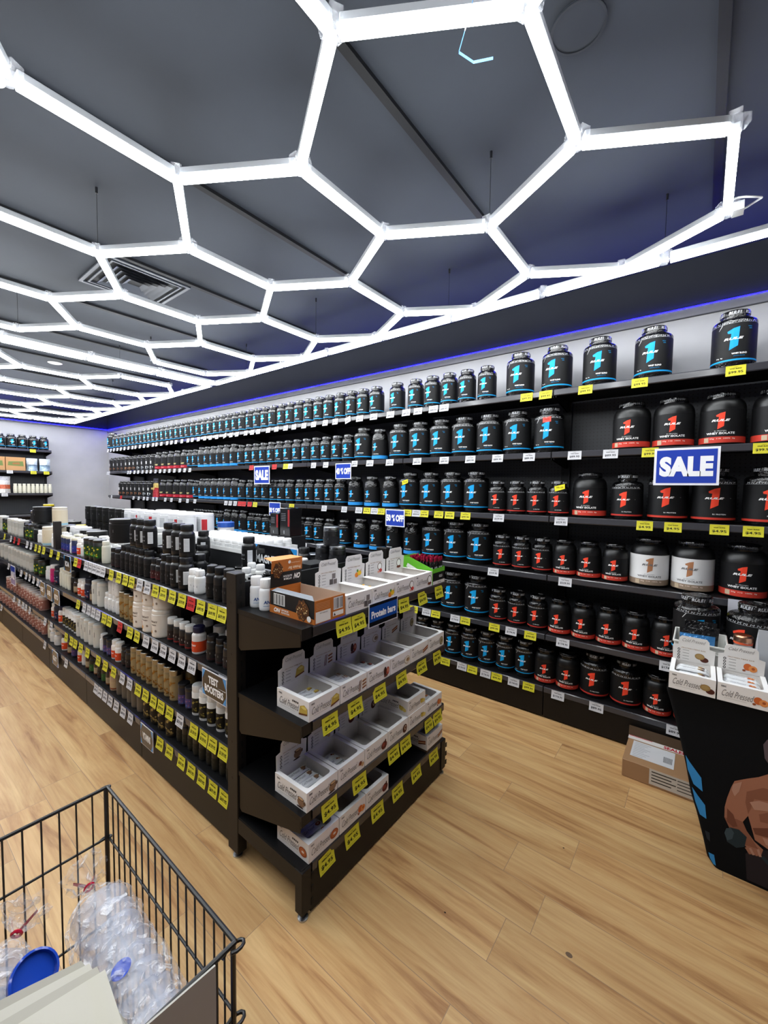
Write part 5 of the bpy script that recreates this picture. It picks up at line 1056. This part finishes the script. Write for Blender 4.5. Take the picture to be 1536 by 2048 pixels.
# ------------------------------------------------------------------ covered table and the things on it
TX, TZ = 2.165, 0.745
def table():
    o = empty('display_table')
    # stretch cover: front outline (y as function of z) and side that curves inwards
    prof = [(0.0, -.105), (.03, -.082), (.10, -.066), (.2, -.04), (.28, -.015), (.4, .008), (.51, .034), (.59, .054), (.67, .077), (.725, .09), (.742, .082)]
    m = MB(); vs = []; nseg = 9
    def ring(z, y0):
        t = (z/TZ); inx = 0.035*math.sin(PI*min(1, t*1.0))**1 ; y1 = -1.62-(y0+.0)
        xf, xb = 2.20-(0.03*max(0, (t-.93)/.07)), 2.80
        c = .02; pts = []
        P4 = [(xf, y0), (xb, y0), (xb, y1), (xf, y1)]
        for k, (cx, cy, a0) in enumerate(((xf+c, y0-c, PI), (xb-c, y0-c, PI/2), (xb-c, y1+c, 0), (xf+c, y1+c, -PI/2))):
            for j in range(4): a = a0-j*PI/6; pts.append((cx+c*math.cos(a), cy+c*math.sin(a), z))
        return pts
    for z, y in prof: vs += ring(z, y)
    n = 16
    m.add(vs, [(i*n+k, i*n+(k+1) % n, (i+1)*n+(k+1) % n, (i+1)*n+k) for i in range(len(prof)-1) for k in range(n)]+[tuple(range((len(prof)-1)*n, len(prof)*n))], '#101113', 'fabric', True)
    m.build('stretch_cover', o)
    MY = -.36
    p = MB(); B0 = lambda pts, c, off=.0: p.poly(pts, fn, c, 'fabric', off)
    def B(pts, c, off=.0):
        q = [(max(u, MY), v) for u, v in pts]; B0(q, c, off); B0([(2*MY-u, v) for u, v in q][::-1], c, off)
    fn = lambda u, v, n=0: (2.1985-n, u, v)
    SK, SD, SH, SL = '#a26e56', '#8a5a45', '#734736', '#b58974'
    body = [(-0.6, 0.482), (-0.255, 0.482), (-0.228, 0.458), (-0.193, 0.435), (-0.156, 0.408), (-0.147, 0.378), (-0.136, 0.326), (-0.13, 0.283), (-0.131, 0.238), (-0.149, 0.2), (-0.189, 0.202), (-0.198, 0.155), (-0.221, 0.129), (-0.25, 0.136), (-0.255, 0.165), (-0.227, 0.185), (-0.203, 0.216), (-0.189, 0.248), (-0.204, 0.282), (-0.215, 0.243), (-0.229, 0.192), (-0.269, 0.175), (-0.6, .17)]
    for t in tri_fan(body[::-1] if sum((body[i-1][0]*b[1]-b[0]*body[i-1][1]) for i, b in enumerate(body)) < 0 else body): B(t, SK)
    B([(-0.131, 0.238), (-0.149, 0.2), (-0.189, 0.202), (-0.198, 0.155), (-0.24, 0.16), (-0.203, 0.216), (-0.189, 0.248), (-0.17, .25)], SD, .0006)
    B([(-0.195, 0.381), (-0.243, 0.42), (-0.35, 0.43), (-0.35, 0.40), (-0.219, 0.361), (-0.204, 0.289), (-0.193, 0.335)], SD, .0007)
    B([(-0.138, 0.281), (-0.158, 0.265), (-0.174, 0.221), (-0.16, 0.21), (-0.140, 0.225)], SH, .0008)
    B([(-0.236, 0.305), (-0.262, 0.325), (-0.45, 0.32), (-0.45, .3), (-0.241, 0.276)], SD, .0008)
    B([(-0.22, 0.239), (-0.265, 0.262), (-0.5, 0.26), (-0.5, .24), (-0.228, 0.217)], SH, .0008)
    B([(-0.152, 0.393), (-0.179, 0.416), (-0.172, 0.37), (-0.159, 0.344), (-0.149, 0.366)], SL, .0010)
    B([(-0.206, 0.342), (-0.233, 0.361), (-0.30, 0.368), (-0.30, 0.344), (-0.221, 0.317)], SL, .0010)
    B([(-.6, .22), (-.25, .215), (-.262, .19), (-.6, .18)], SL, .0009)
    B([(-0.235, 0.597), (-0.245, 0.62), (-0.30, .675), (-0.45, .69), (-0.45, .46), (-0.30, .49), (-0.253, 0.526), (-0.242, 0.543)], '#5a4e52', .0006); B0(ell(MY, .575, .062, .082, 24), SK, .0012); B([(-.345, .59), (-.32, .592), (-.32, .598), (-.345, .596)], '#2a201e', .0016); B0([(MY-.02, .535), (MY+.02, .535), (MY+.014, .529), (MY-.014, .529)], SH, .0016); B0([(MY-.008, .556), (MY+.008, .556), (MY+.003, .585), (MY-.003, .585)], SD, .0016)
    B([(-0.203, 0.118), (-0.225, 0.150), (-0.269, 0.170), (-0.6, .17), (-0.6, .01), (-0.276, 0.012), (-0.212, 0.012)], '#2c2628', -.0002)
    B([(-0.135, 0.179), (-0.151, 0.205), (-0.179, 0.21), (-0.204, 0.191), (-0.199, 0.146), (-0.174, 0.128), (-0.144, 0.138)], '#2a3438', .0014)
    B([(-0.134, 0.172), (-0.139, 0.195), (-0.153, 0.204), (-0.164, 0.188), (-0.16, 0.16), (-0.144, 0.144)], '#3f4c52', .0018)
    B([(-.245, .135), (-.26, .14), (-.285, .115), (-.27, .11)], '#2a3438', .0014)
    for k in range(4): B([(-.2-.012*k, .145+.004*k), (-.207-.012*k, .15+.004*k), (-.222-.01*k, .128+.002*k), (-.214-.01*k, .124+.002*k)], SL if k % 2 else SK, .0020)
    for pts, c in (([(0.010, 0.45), (-0.005, 0.426), (-0.048, 0.372), (-0.055, 0.314), (-0.023, 0.333), (0.0, 0.39)], '#3d8fd0'), ([(-0.018, 0.318), (-0.038, 0.291), (-0.066, 0.258), (-0.073, 0.2), (-0.05, 0.209), (-0.032, 0.259)], '#3d8fd0'), ([(-0.070, 0.147), (-0.086, 0.145), (-0.090, 0.106), (-0.078, 0.115)], '#2c3036'), ([(-0.086, 0.057), (-0.105, 0.056), (-0.113, 0.012), (-0.104, 0.015), (-0.092, 0.035)], '#3d8fd0')): MB().poly(pts, fn, c, 'fabric', 0).build('stripe', o)
    p.build('cover_print', o, 'printed picture of a bare muscular torso holding a dumbbell'); return o
tag(table(), 'tall display table in a black stretch cover printed with a muscular torso', 'table')
HIT = [(0.03, 0.08, 0.02, 0.045), (0.065, 0.082, -0.03, 0.048), (0.10, 0.08, 0.03, 0.05), (0.14, 0.082, 0.0, 0.052), (0.085, 0.08, 0.05, 0.062)]
put_box('cookie', 2.17, 0.083, TZ+.0, 0, 'left of the two on the black covered table', HIT)
put_box('peach', 2.17, -0.083, TZ+.0, 0, 'right of the two on the black covered table', HIT[:4])
# white plastic basket with black bags
bk = empty('storage_basket', (2.40, -0.02, TZ+.0005)); q = MB(); c = '#d8d8d2'
def tap(z, t): e = .012*z/.15; return (-e, -.085-e, .20+e, .085+e)
for i in range(1): pass
zz = [0, .095, .0955, .15]
R_ = [[(x, y, z) for x, y in ((a, b), (c_, b), (c_, d), (a, d))] for z in (0, .15) for a, b, c_, d in (tap(z, 0),)]
q.add(R_[0]+R_[1], [(0, 1, 2, 3), (0, 1, 5, 4), (1, 2, 6, 5), (2, 3, 7, 6), (3, 0, 4, 7)], c, 'satin'); q.build('body', bk)
rm = MB(); a, b, c_, d = tap(.15, 0); rm.rod([(a-.003, b-.003, .15), (c_+.003, b-.003, .15), (c_+.003, d+.003, .15), (a-.003, d+.003, .15)], .006, 8, c, 'satin', closed=True); rm.rod([(a-.001, b-.001, .115), (c_+.001, b-.001, .115), (c_+.001, d+.001, .115), (a-.001, d+.001, .115)], .004, 8, c, 'satin', closed=True); rm.build('rim', bk)
hs = MB()
for k in range(5):
    for j in range(2): hs.poly([(-.03+.03*j-.07, .02+.018*k), (-.012+.03*j-.07, .02+.018*k), (-.012+.03*j-.07, .028+.018*k), (-.03+.03*j-.07, .028+.018*k)], plane((-.003, 0, 0), (0, -1, 0), (-.08, 0, 1)), '#6a6a66', 'matte', .0015)
hs.build('slots', bk)
tag(bk, 'small white plastic basket holding black sample bags behind the biscuit bar box', 'basket')
for i, (x, y, rz, w) in enumerate(((2.44, -0.01, .1, .14), (2.49, -.025, -.1, .13), (2.54, -.02, .05, .13))):
    o = pouch(w, .20+.008*i, .045, ['#141416', '#141416', '#16181c', '#141416'] if i else ['#141416', '#3f86c4', '#141416', '#3f86c4', '#141416'], ('R1', '#d8e4f0') if i == 0 else None).build('sample_bag'); o.location = (x, y, TZ+.004); o.rotation_euler = (0, .1, rz)
    tag(o, ('glossy black bag with blue and white lettering at the front of the white basket', 'crumpled black bag in the middle of the white basket', 'crumpled black bag at the back of the white basket')[i], 'bag')
TUBS['A'][0].place((2.70, 0.0, TZ+.0005), .1, 'wide black tub with blue numeral standing on the table behind the white basket', 'protein tub')
TUBS['F'][0].place((2.69, -0.225, TZ+.0005), -.6, 'plain looking black tub on the table behind the clear cup', 'protein tub')
TUBS['F'][0].place((2.69, -0.44, TZ+.0005), 2.6, 'black tub turned away at the right edge of the table', 'protein tub')
cup = empty('shaker_cup', (2.51, -.178, TZ+.0005)); cup.scale = (.8, .8, 1.17); MB().lathe([(.034, 0), (.036, .004), (.043, .14), (.044, .145)], 28, m='clear_plastic', cap=False).build('cup_wall', cup)
MB().lathe([(.0445, .146), (.0455, .15), (.0455, .166), (.042, .17), (.036, .172)], 28, '#d8a080', 'metal', cap=False).lathe([(.0440, .137), (.0452, .145)], 28, '#e0603a', 'gloss', cap=False).build('orange_rim', cup)
MB().lathe([(.0375, .02), (.0425, .125)], 24, '#c2c2c0', 'card', cap=False).text('nubis', 0, .075, .04, .016, cyl(.0415), '#7a6a62', .01, .2, slab=.01).build('paper_sleeve', cup)
tag(cup, 'clear cup with orange rim and pale sleeve on the covered table', 'cup')
o = MB().prism([(-.055, 0), (.055, 0), (.055, .30), (-.055, .30)], plane((0, 0, 0), (0, -1, 0), (.02, 0, 1)), .002, '#c9c9d2', 'card').build('paper_card'); o.location = (2.81, -.185, TZ+.0005)
tag(o, 'tall blank pale card standing behind the tubs on the covered table', 'card')
o = MB().prism([(0, 0), (.16, 0), (.10, .15), (0, .26)], plane((0, 0, 0), (1, 0, 0), (0, 0, 1)), .08, '#b8bcc2', 'card').build('leaflet_stand'); o.location = (2.42, -.30, TZ+.0005)
tag(o, 'pale grey leaflet stand cut off by the right edge of the photo', 'stand')

# ------------------------------------------------------------------ carton on the floor
ct = empty('cardboard_box', (2.605, -.06, .0005)); KB = '#a07c5a'
w_, d_, h_ = .355, .30, .10
MB().bbox(0, 0, 0, d_, w_, h_, .003, KB, 'card').build('carton_body', ct)
q = MB(); q.add([(d_-.012, 0, h_+.0006), (d_-.012, w_+.004, h_+.0006), (d_+.0, w_+.004, h_+.055), (d_+.0, 0, h_+.055)], [(0, 1, 2, 3)], '#4e3d2c', 'card').add([(d_+.001, 0, h_+.001), (d_+.001, w_+.004, h_+.001), (d_+.0015, w_+.004, h_+.055), (d_+.0015, 0, h_+.055)], [(0, 1, 2, 3)], '#4e3d2c', 'card'); q.build('open_flap', ct)
q = MB(); tp = plane((0, 0, h_), (0, -1, 0), (1, 0, 0))
q.poly([(-w_-.002, d_-.055), (0, d_-.055), (0, d_-.012), (-w_-.002, d_-.012)], tp, '#d9d4d0', 'gloss', .0012)
q.text('SEALED', -w_+.235, d_-.034, .115, .032, tp, '#b01a2c', .04, off=.0018, m='gloss')
q.poly([(-w_, d_-.02), (-w_+.12, d_-.02), (-w_+.12, d_-.014), (-w_, d_-.014)], tp, '#c03040', 'gloss', .0018); q.build('sealing_tape', ct)
q = MB(); q.poly([(-w_+.03, .06), (-w_+.235, .06), (-w_+.235, .235), (-w_+.03, .235)], tp, '#d2d2d4', 'gloss', .0012)
for k in range(9): q.poly([(-w_+.04, .07+.018*k), (-w_+.04+.05+.015*(k % 3), .07+.018*k), (-w_+.04+.05+.015*(k % 3), .073+.018*k), (-w_+.04, .073+.018*k)], tp, '#8a8a90', 'gloss', .0018)
for k in range(12): q.poly([(-w_+.185+.0035*k, .10), (-w_+.1865+.0035*k, .10), (-w_+.1865+.0035*k, .16), (-w_+.185+.0035*k, .16)], tp, '#333336', 'gloss', .0018)
q.build('shipping_label', ct)
q = MB(); f = front(0, 0, 0); q.poly([(-w_+.13, .012), (-w_+.34, .012), (-w_+.34, h_-.002), (-w_+.13, h_-.002)], f, '#c6bfb6', 'card', .0012)
for k in range(4): q.poly([(-w_+.14, .03+.017*k), (-w_+.23+.02*(k % 2), .03+.017*k), (-w_+.23+.02*(k % 2), .036+.017*k), (-w_+.14, .036+.017*k)], f, '#3a3632', 'card', .0016); q.poly([(-w_+.255, .03+.017*k), (-w_+.32, .03+.017*k), (-w_+.32, .035+.017*k), (-w_+.255, .035+.017*k)], f, '#4a4642', 'card', .0016)
q.build('address_label', ct)
tag(ct, 'low brown cardboard carton with SEALED tape on the floor before the wall shelving', 'cardboard box')
for i, (x, y, r) in enumerate(((1.456, .296, .009), (1.314, .703, .003), (1.895, .425, .003))):
    o = MB().add([(x+r*math.cos(t), y+r*1.3*math.sin(t), .0006) for t in [2*PI*k/10 for k in range(10)]], [tuple(range(10))], '#6a5440' if i == 0 else '#2a1c12', 'matte').build('floor_mark'); o['kind'] = 'structure'

# ------------------------------------------------------------------ wire bin with wrapped cups
BX0, BX1, BY0, BY1, BZ = -.26, .358, .578, 1.141, .85
bn = empty('wire_bin', (BX0, BY0, 0)); ox, oy = BX0, BY0
def rod(name, pts, r, parent=bn): return MB().rod([(p[0]-ox, p[1]-oy, p[2]) for p in pts], r, 8, '#080707', 'satin').build(name, parent)
for z, r in ((BZ, .0042), (.72, .0028), (.5, .0028), (.28, .0028)):
    for a, b in (((BX1, BY0), (BX1, BY1)), ((BX1, BY1), (BX0, BY1)), ((BX0, BY1), (BX0, BY0)), ((BX0, BY0), (BX1, BY0))):
        rod('rim_bar' if z == BZ else 'cross_wire', [(*a, z), (*b, z)], r)
wire0 = rod('upright_wire', [(BX1, BY1, .12), (BX1, BY1, BZ)], .0019)
def wire(x, y):
    w = wire0.copy(); COL.objects.link(w); w.parent = bn; w.location = (x-BX1, y-BY1, 0)
n = 17
for k in range(1, n): wire(BX1, BY1+(BY0-BY1)*k/n)
n = 19
for k in range(1, n): wire(BX1+(BX0-BX1)*k/n, BY1); 
for k in range(1, n): wire(BX1+(BX0-BX1)*k/n, BY0)
for x, y in ((BX1, BY1), (BX0, BY1), (BX0, BY0), (BX1, BY0)): rod('corner_post', [(x-.004, y, .0), (x-.004, y, BZ)], .0045)
for z in (BZ, .72):      # hooked wire ends at the two right corners
    rod('corner_hook', [(BX1+.018*math.cos(t)-.006, BY0-.004+.012*math.sin(t), z-.004-.004*t) for t in [k*PI/6-2.2 for k in range(10)]], .003)
    rod('corner_hook', [(BX1-.008+.014*math.cos(t), BY1+.01*math.sin(t), z-.002*t) for t in [k*PI/6-1 for k in range(8)]], .0025)
MB().box(0, 0, .12, BX1-BX0, BY1-BY0, .124, '#161414', 'satin').build('base_panel', bn)
tag(bn, 'black wire mesh bin at the bottom left corner holding plastic wrapped cups', 'wire bin')
def bundle(name, a, b, r, label, cups=9, accent='#2447a8', tie=True):
    a, b = Vector(a), Vector(b); L = (b-a).length; d = (b-a).normalized()
    o = empty(name, a); rot = d.to_track_quat('Z', 'Y'); o.rotation_mode = 'QUATERNION'; o.rotation_quaternion = rot
    m = MB()
    for k in range(cups): z = L*(.06+.84*k/cups); m.lathe([(r*.72, z), (r*.86, z+L*.84/cups*.9), (r*.9, z+L*.84/cups)], 26, m='frosted', cap=False)
    m.lathe([(r*.74, .0), (r*.78, L*.05)], 26, accent, 'satin'); m.build('cup_stack', o)
    f = MB(); rr = random.Random(int(L*1e4)); n, sg = 26, 30; vs = []
    for i in range(n+1):
        u = i/n; env = min(1, (1-u)*5+.12)*min(1, u*8+.5)
        for k in range(sg): q = r*env*(1.03+rr.uniform(-.07, .10)); t = 2*PI*k/sg; vs.append((q*math.cos(t), q*math.sin(t), L*u*1.1-.01))
    f.add(vs, [(i*sg+k, i*sg+(k+1) % sg, (i+1)*sg+(k+1) % sg, (i+1)*sg+k) for i in range(n) for k in range(sg)], m='clear_film'); f.build('plastic_wrap', o)
    # gathered neck flaring out
    g = MB(); vs = []
    for i in range(5):
        for k in range(20): t = 2*PI*k/20; q = (.1+.16*i)*r*(1+rr.uniform(-.3, .35)); vs.append((q*math.cos(t), q*math.sin(t), L*1.08+i*.011))
    g.add(vs, [(i*20+k, i*20+(k+1) % 20, (i+1)*20+(k+1) % 20, (i+1)*20+k) for i in range(4) for k in range(20)], m='clear_film'); g.build('gathered_end', o)
    if tie:
        t = MB()
        for s in (-1, 1): t.add([(0, -.004, L*1.08), (0, .004, L*1.08), (s*.012, .010, L*1.08+.012), (s*.012, -.001, L*1.08+.014), (s*.022, .004, L*1.08+.034), (s*.022, -.005, L*1.08+.036)], [(0, 1, 2, 3), (3, 2, 4, 5)], '#c01c38', 'gloss')
        t.rod([(r*.14*math.cos(q), r*.14*math.sin(q), L*1.08) for q in [k*PI/5 for k in range(11)]], .003, 5, '#c01c38', 'gloss'); t.build('red_tie', o)
    return tag(o, label, 'cup bundle')
bundle('cup_bundle', (.275, .60, .665), (.292, 1.03, .685), .060, 'long bundle of stacked clear cups in crinkled plastic along the right side of the bin')
bundle('cup_bundle', (.0, .80, .61), (.155, 1.04, .685), .060, 'bundle of clear cups in crinkled plastic with red tie at the back of the bin')
bundle('cup_bundle', (-.19, .76, .60), (-.01, 1.02, .64), .060, 'bundle of clear cups in plastic at the left of the bin', accent='#c8ccd8')
bundle('cup_bundle', (.145, .66, .50), (.19, 1.0, .50), .055, 'lower bundle of blue rimmed cups under the red tied bundle in the bin', tie=True)
for i, (x, y, z, rx, ry) in enumerate(((.165, .93, .70, .7, .3), (.13, .80, .67, .9, -.2), (.235, .93, .60, .3, .6), (.245, .70, .58, .5, .5))):
    c = empty('plastic_lid', (x, y, z)); c.rotation_euler = (rx, ry, .3*i)
    MB().lathe([(0, 0), (.036, 0), (.038, .004), (.038, .013), (.034, .014), (.033, .005), (0, .004)], 28, '#1d45b0', 'gloss', cap=False).build('lid_disc', c)
    tag(c, ('upturned bright blue plastic lid in the middle of the bin', 'blue plastic lid below the upturned one in the bin', 'blue lid under the cup bundles near the back of the bin', 'blue lid low beside the long cup bundle')[i], 'lid', None)
dt = MB().add([(.0165*math.cos(t), .0165*math.sin(t), 0) for t in [2*PI*k/20 for k in range(20)]], [tuple(range(20))], '#2148b8', 'gloss').build('round_sticker'); dt.location = (.262, .79, .7315); dt.rotation_euler = (0, -.3, 0)
tag(dt, 'small round blue sticker on the long cup bundle', 'sticker')
def sheet(name, pts, z, lift, label, col='#b3afa2', group=None):
    m = MB(); n = 8; A, B, C_, D = [Vector(p) for p in pts]; vs = []
    for i in range(n+1):
        for j in range(n+1):
            u, v = i/n, j/n; p = A*(1-u)*(1-v)+B*u*(1-v)+C_*u*v+D*(1-u)*v; vs.append((p.x, p.y, p.z+lift*math.sin(u*PI)*math.sin(v*2.2)))
    f = [(i*(n+1)+j, (i+1)*(n+1)+j, (i+1)*(n+1)+j+1, i*(n+1)+j+1) for i in range(n) for j in range(n)]
    m.add(vs, f, col, 'card', True); m.add([(x, y, z-.0016) for x, y, z in vs], f, col, 'card', True); return tag(m.build(name), label, 'paper bag', group)
for i in range(4):
    dx, dy = .03*i, -.004*i
    sheet('paper_bag', [(-.16+dx, .60-dy*.5, .70-.006*i), (.222+dx*.3, .605, .745-.005*i), (.236-.006*i, .785+.020*i, .760-.004*i), (-.05-.01*i, .85+.036*i, .742-.004*i)], 0, .006, ('topmost of the four fanned white paper bags in the bin', 'second from the top of the fanned white paper bags', 'third from the top of the fanned white paper bags', 'lowest of the fanned white paper bags in the bin')[i], col=('#b3afa2', '#9f9b8f', '#b0aca0', '#969286')[i], group='white paper bags fanned in the bin')
bd = MB().prism([(-.20, 0), (.318, 0), (.318, .284), (.10, .305), (-.20, .315)], plane((0, .5685, .57), (1, 0, 0), (0, 0, 1)), .003, '#a9a59b', 'card')
bd.v = [(x, y, z) for x, y, z in bd.v]
tag(bd.build('card_panel'), 'stiff off-white card panel standing inside the front of the wire bin', 'card')
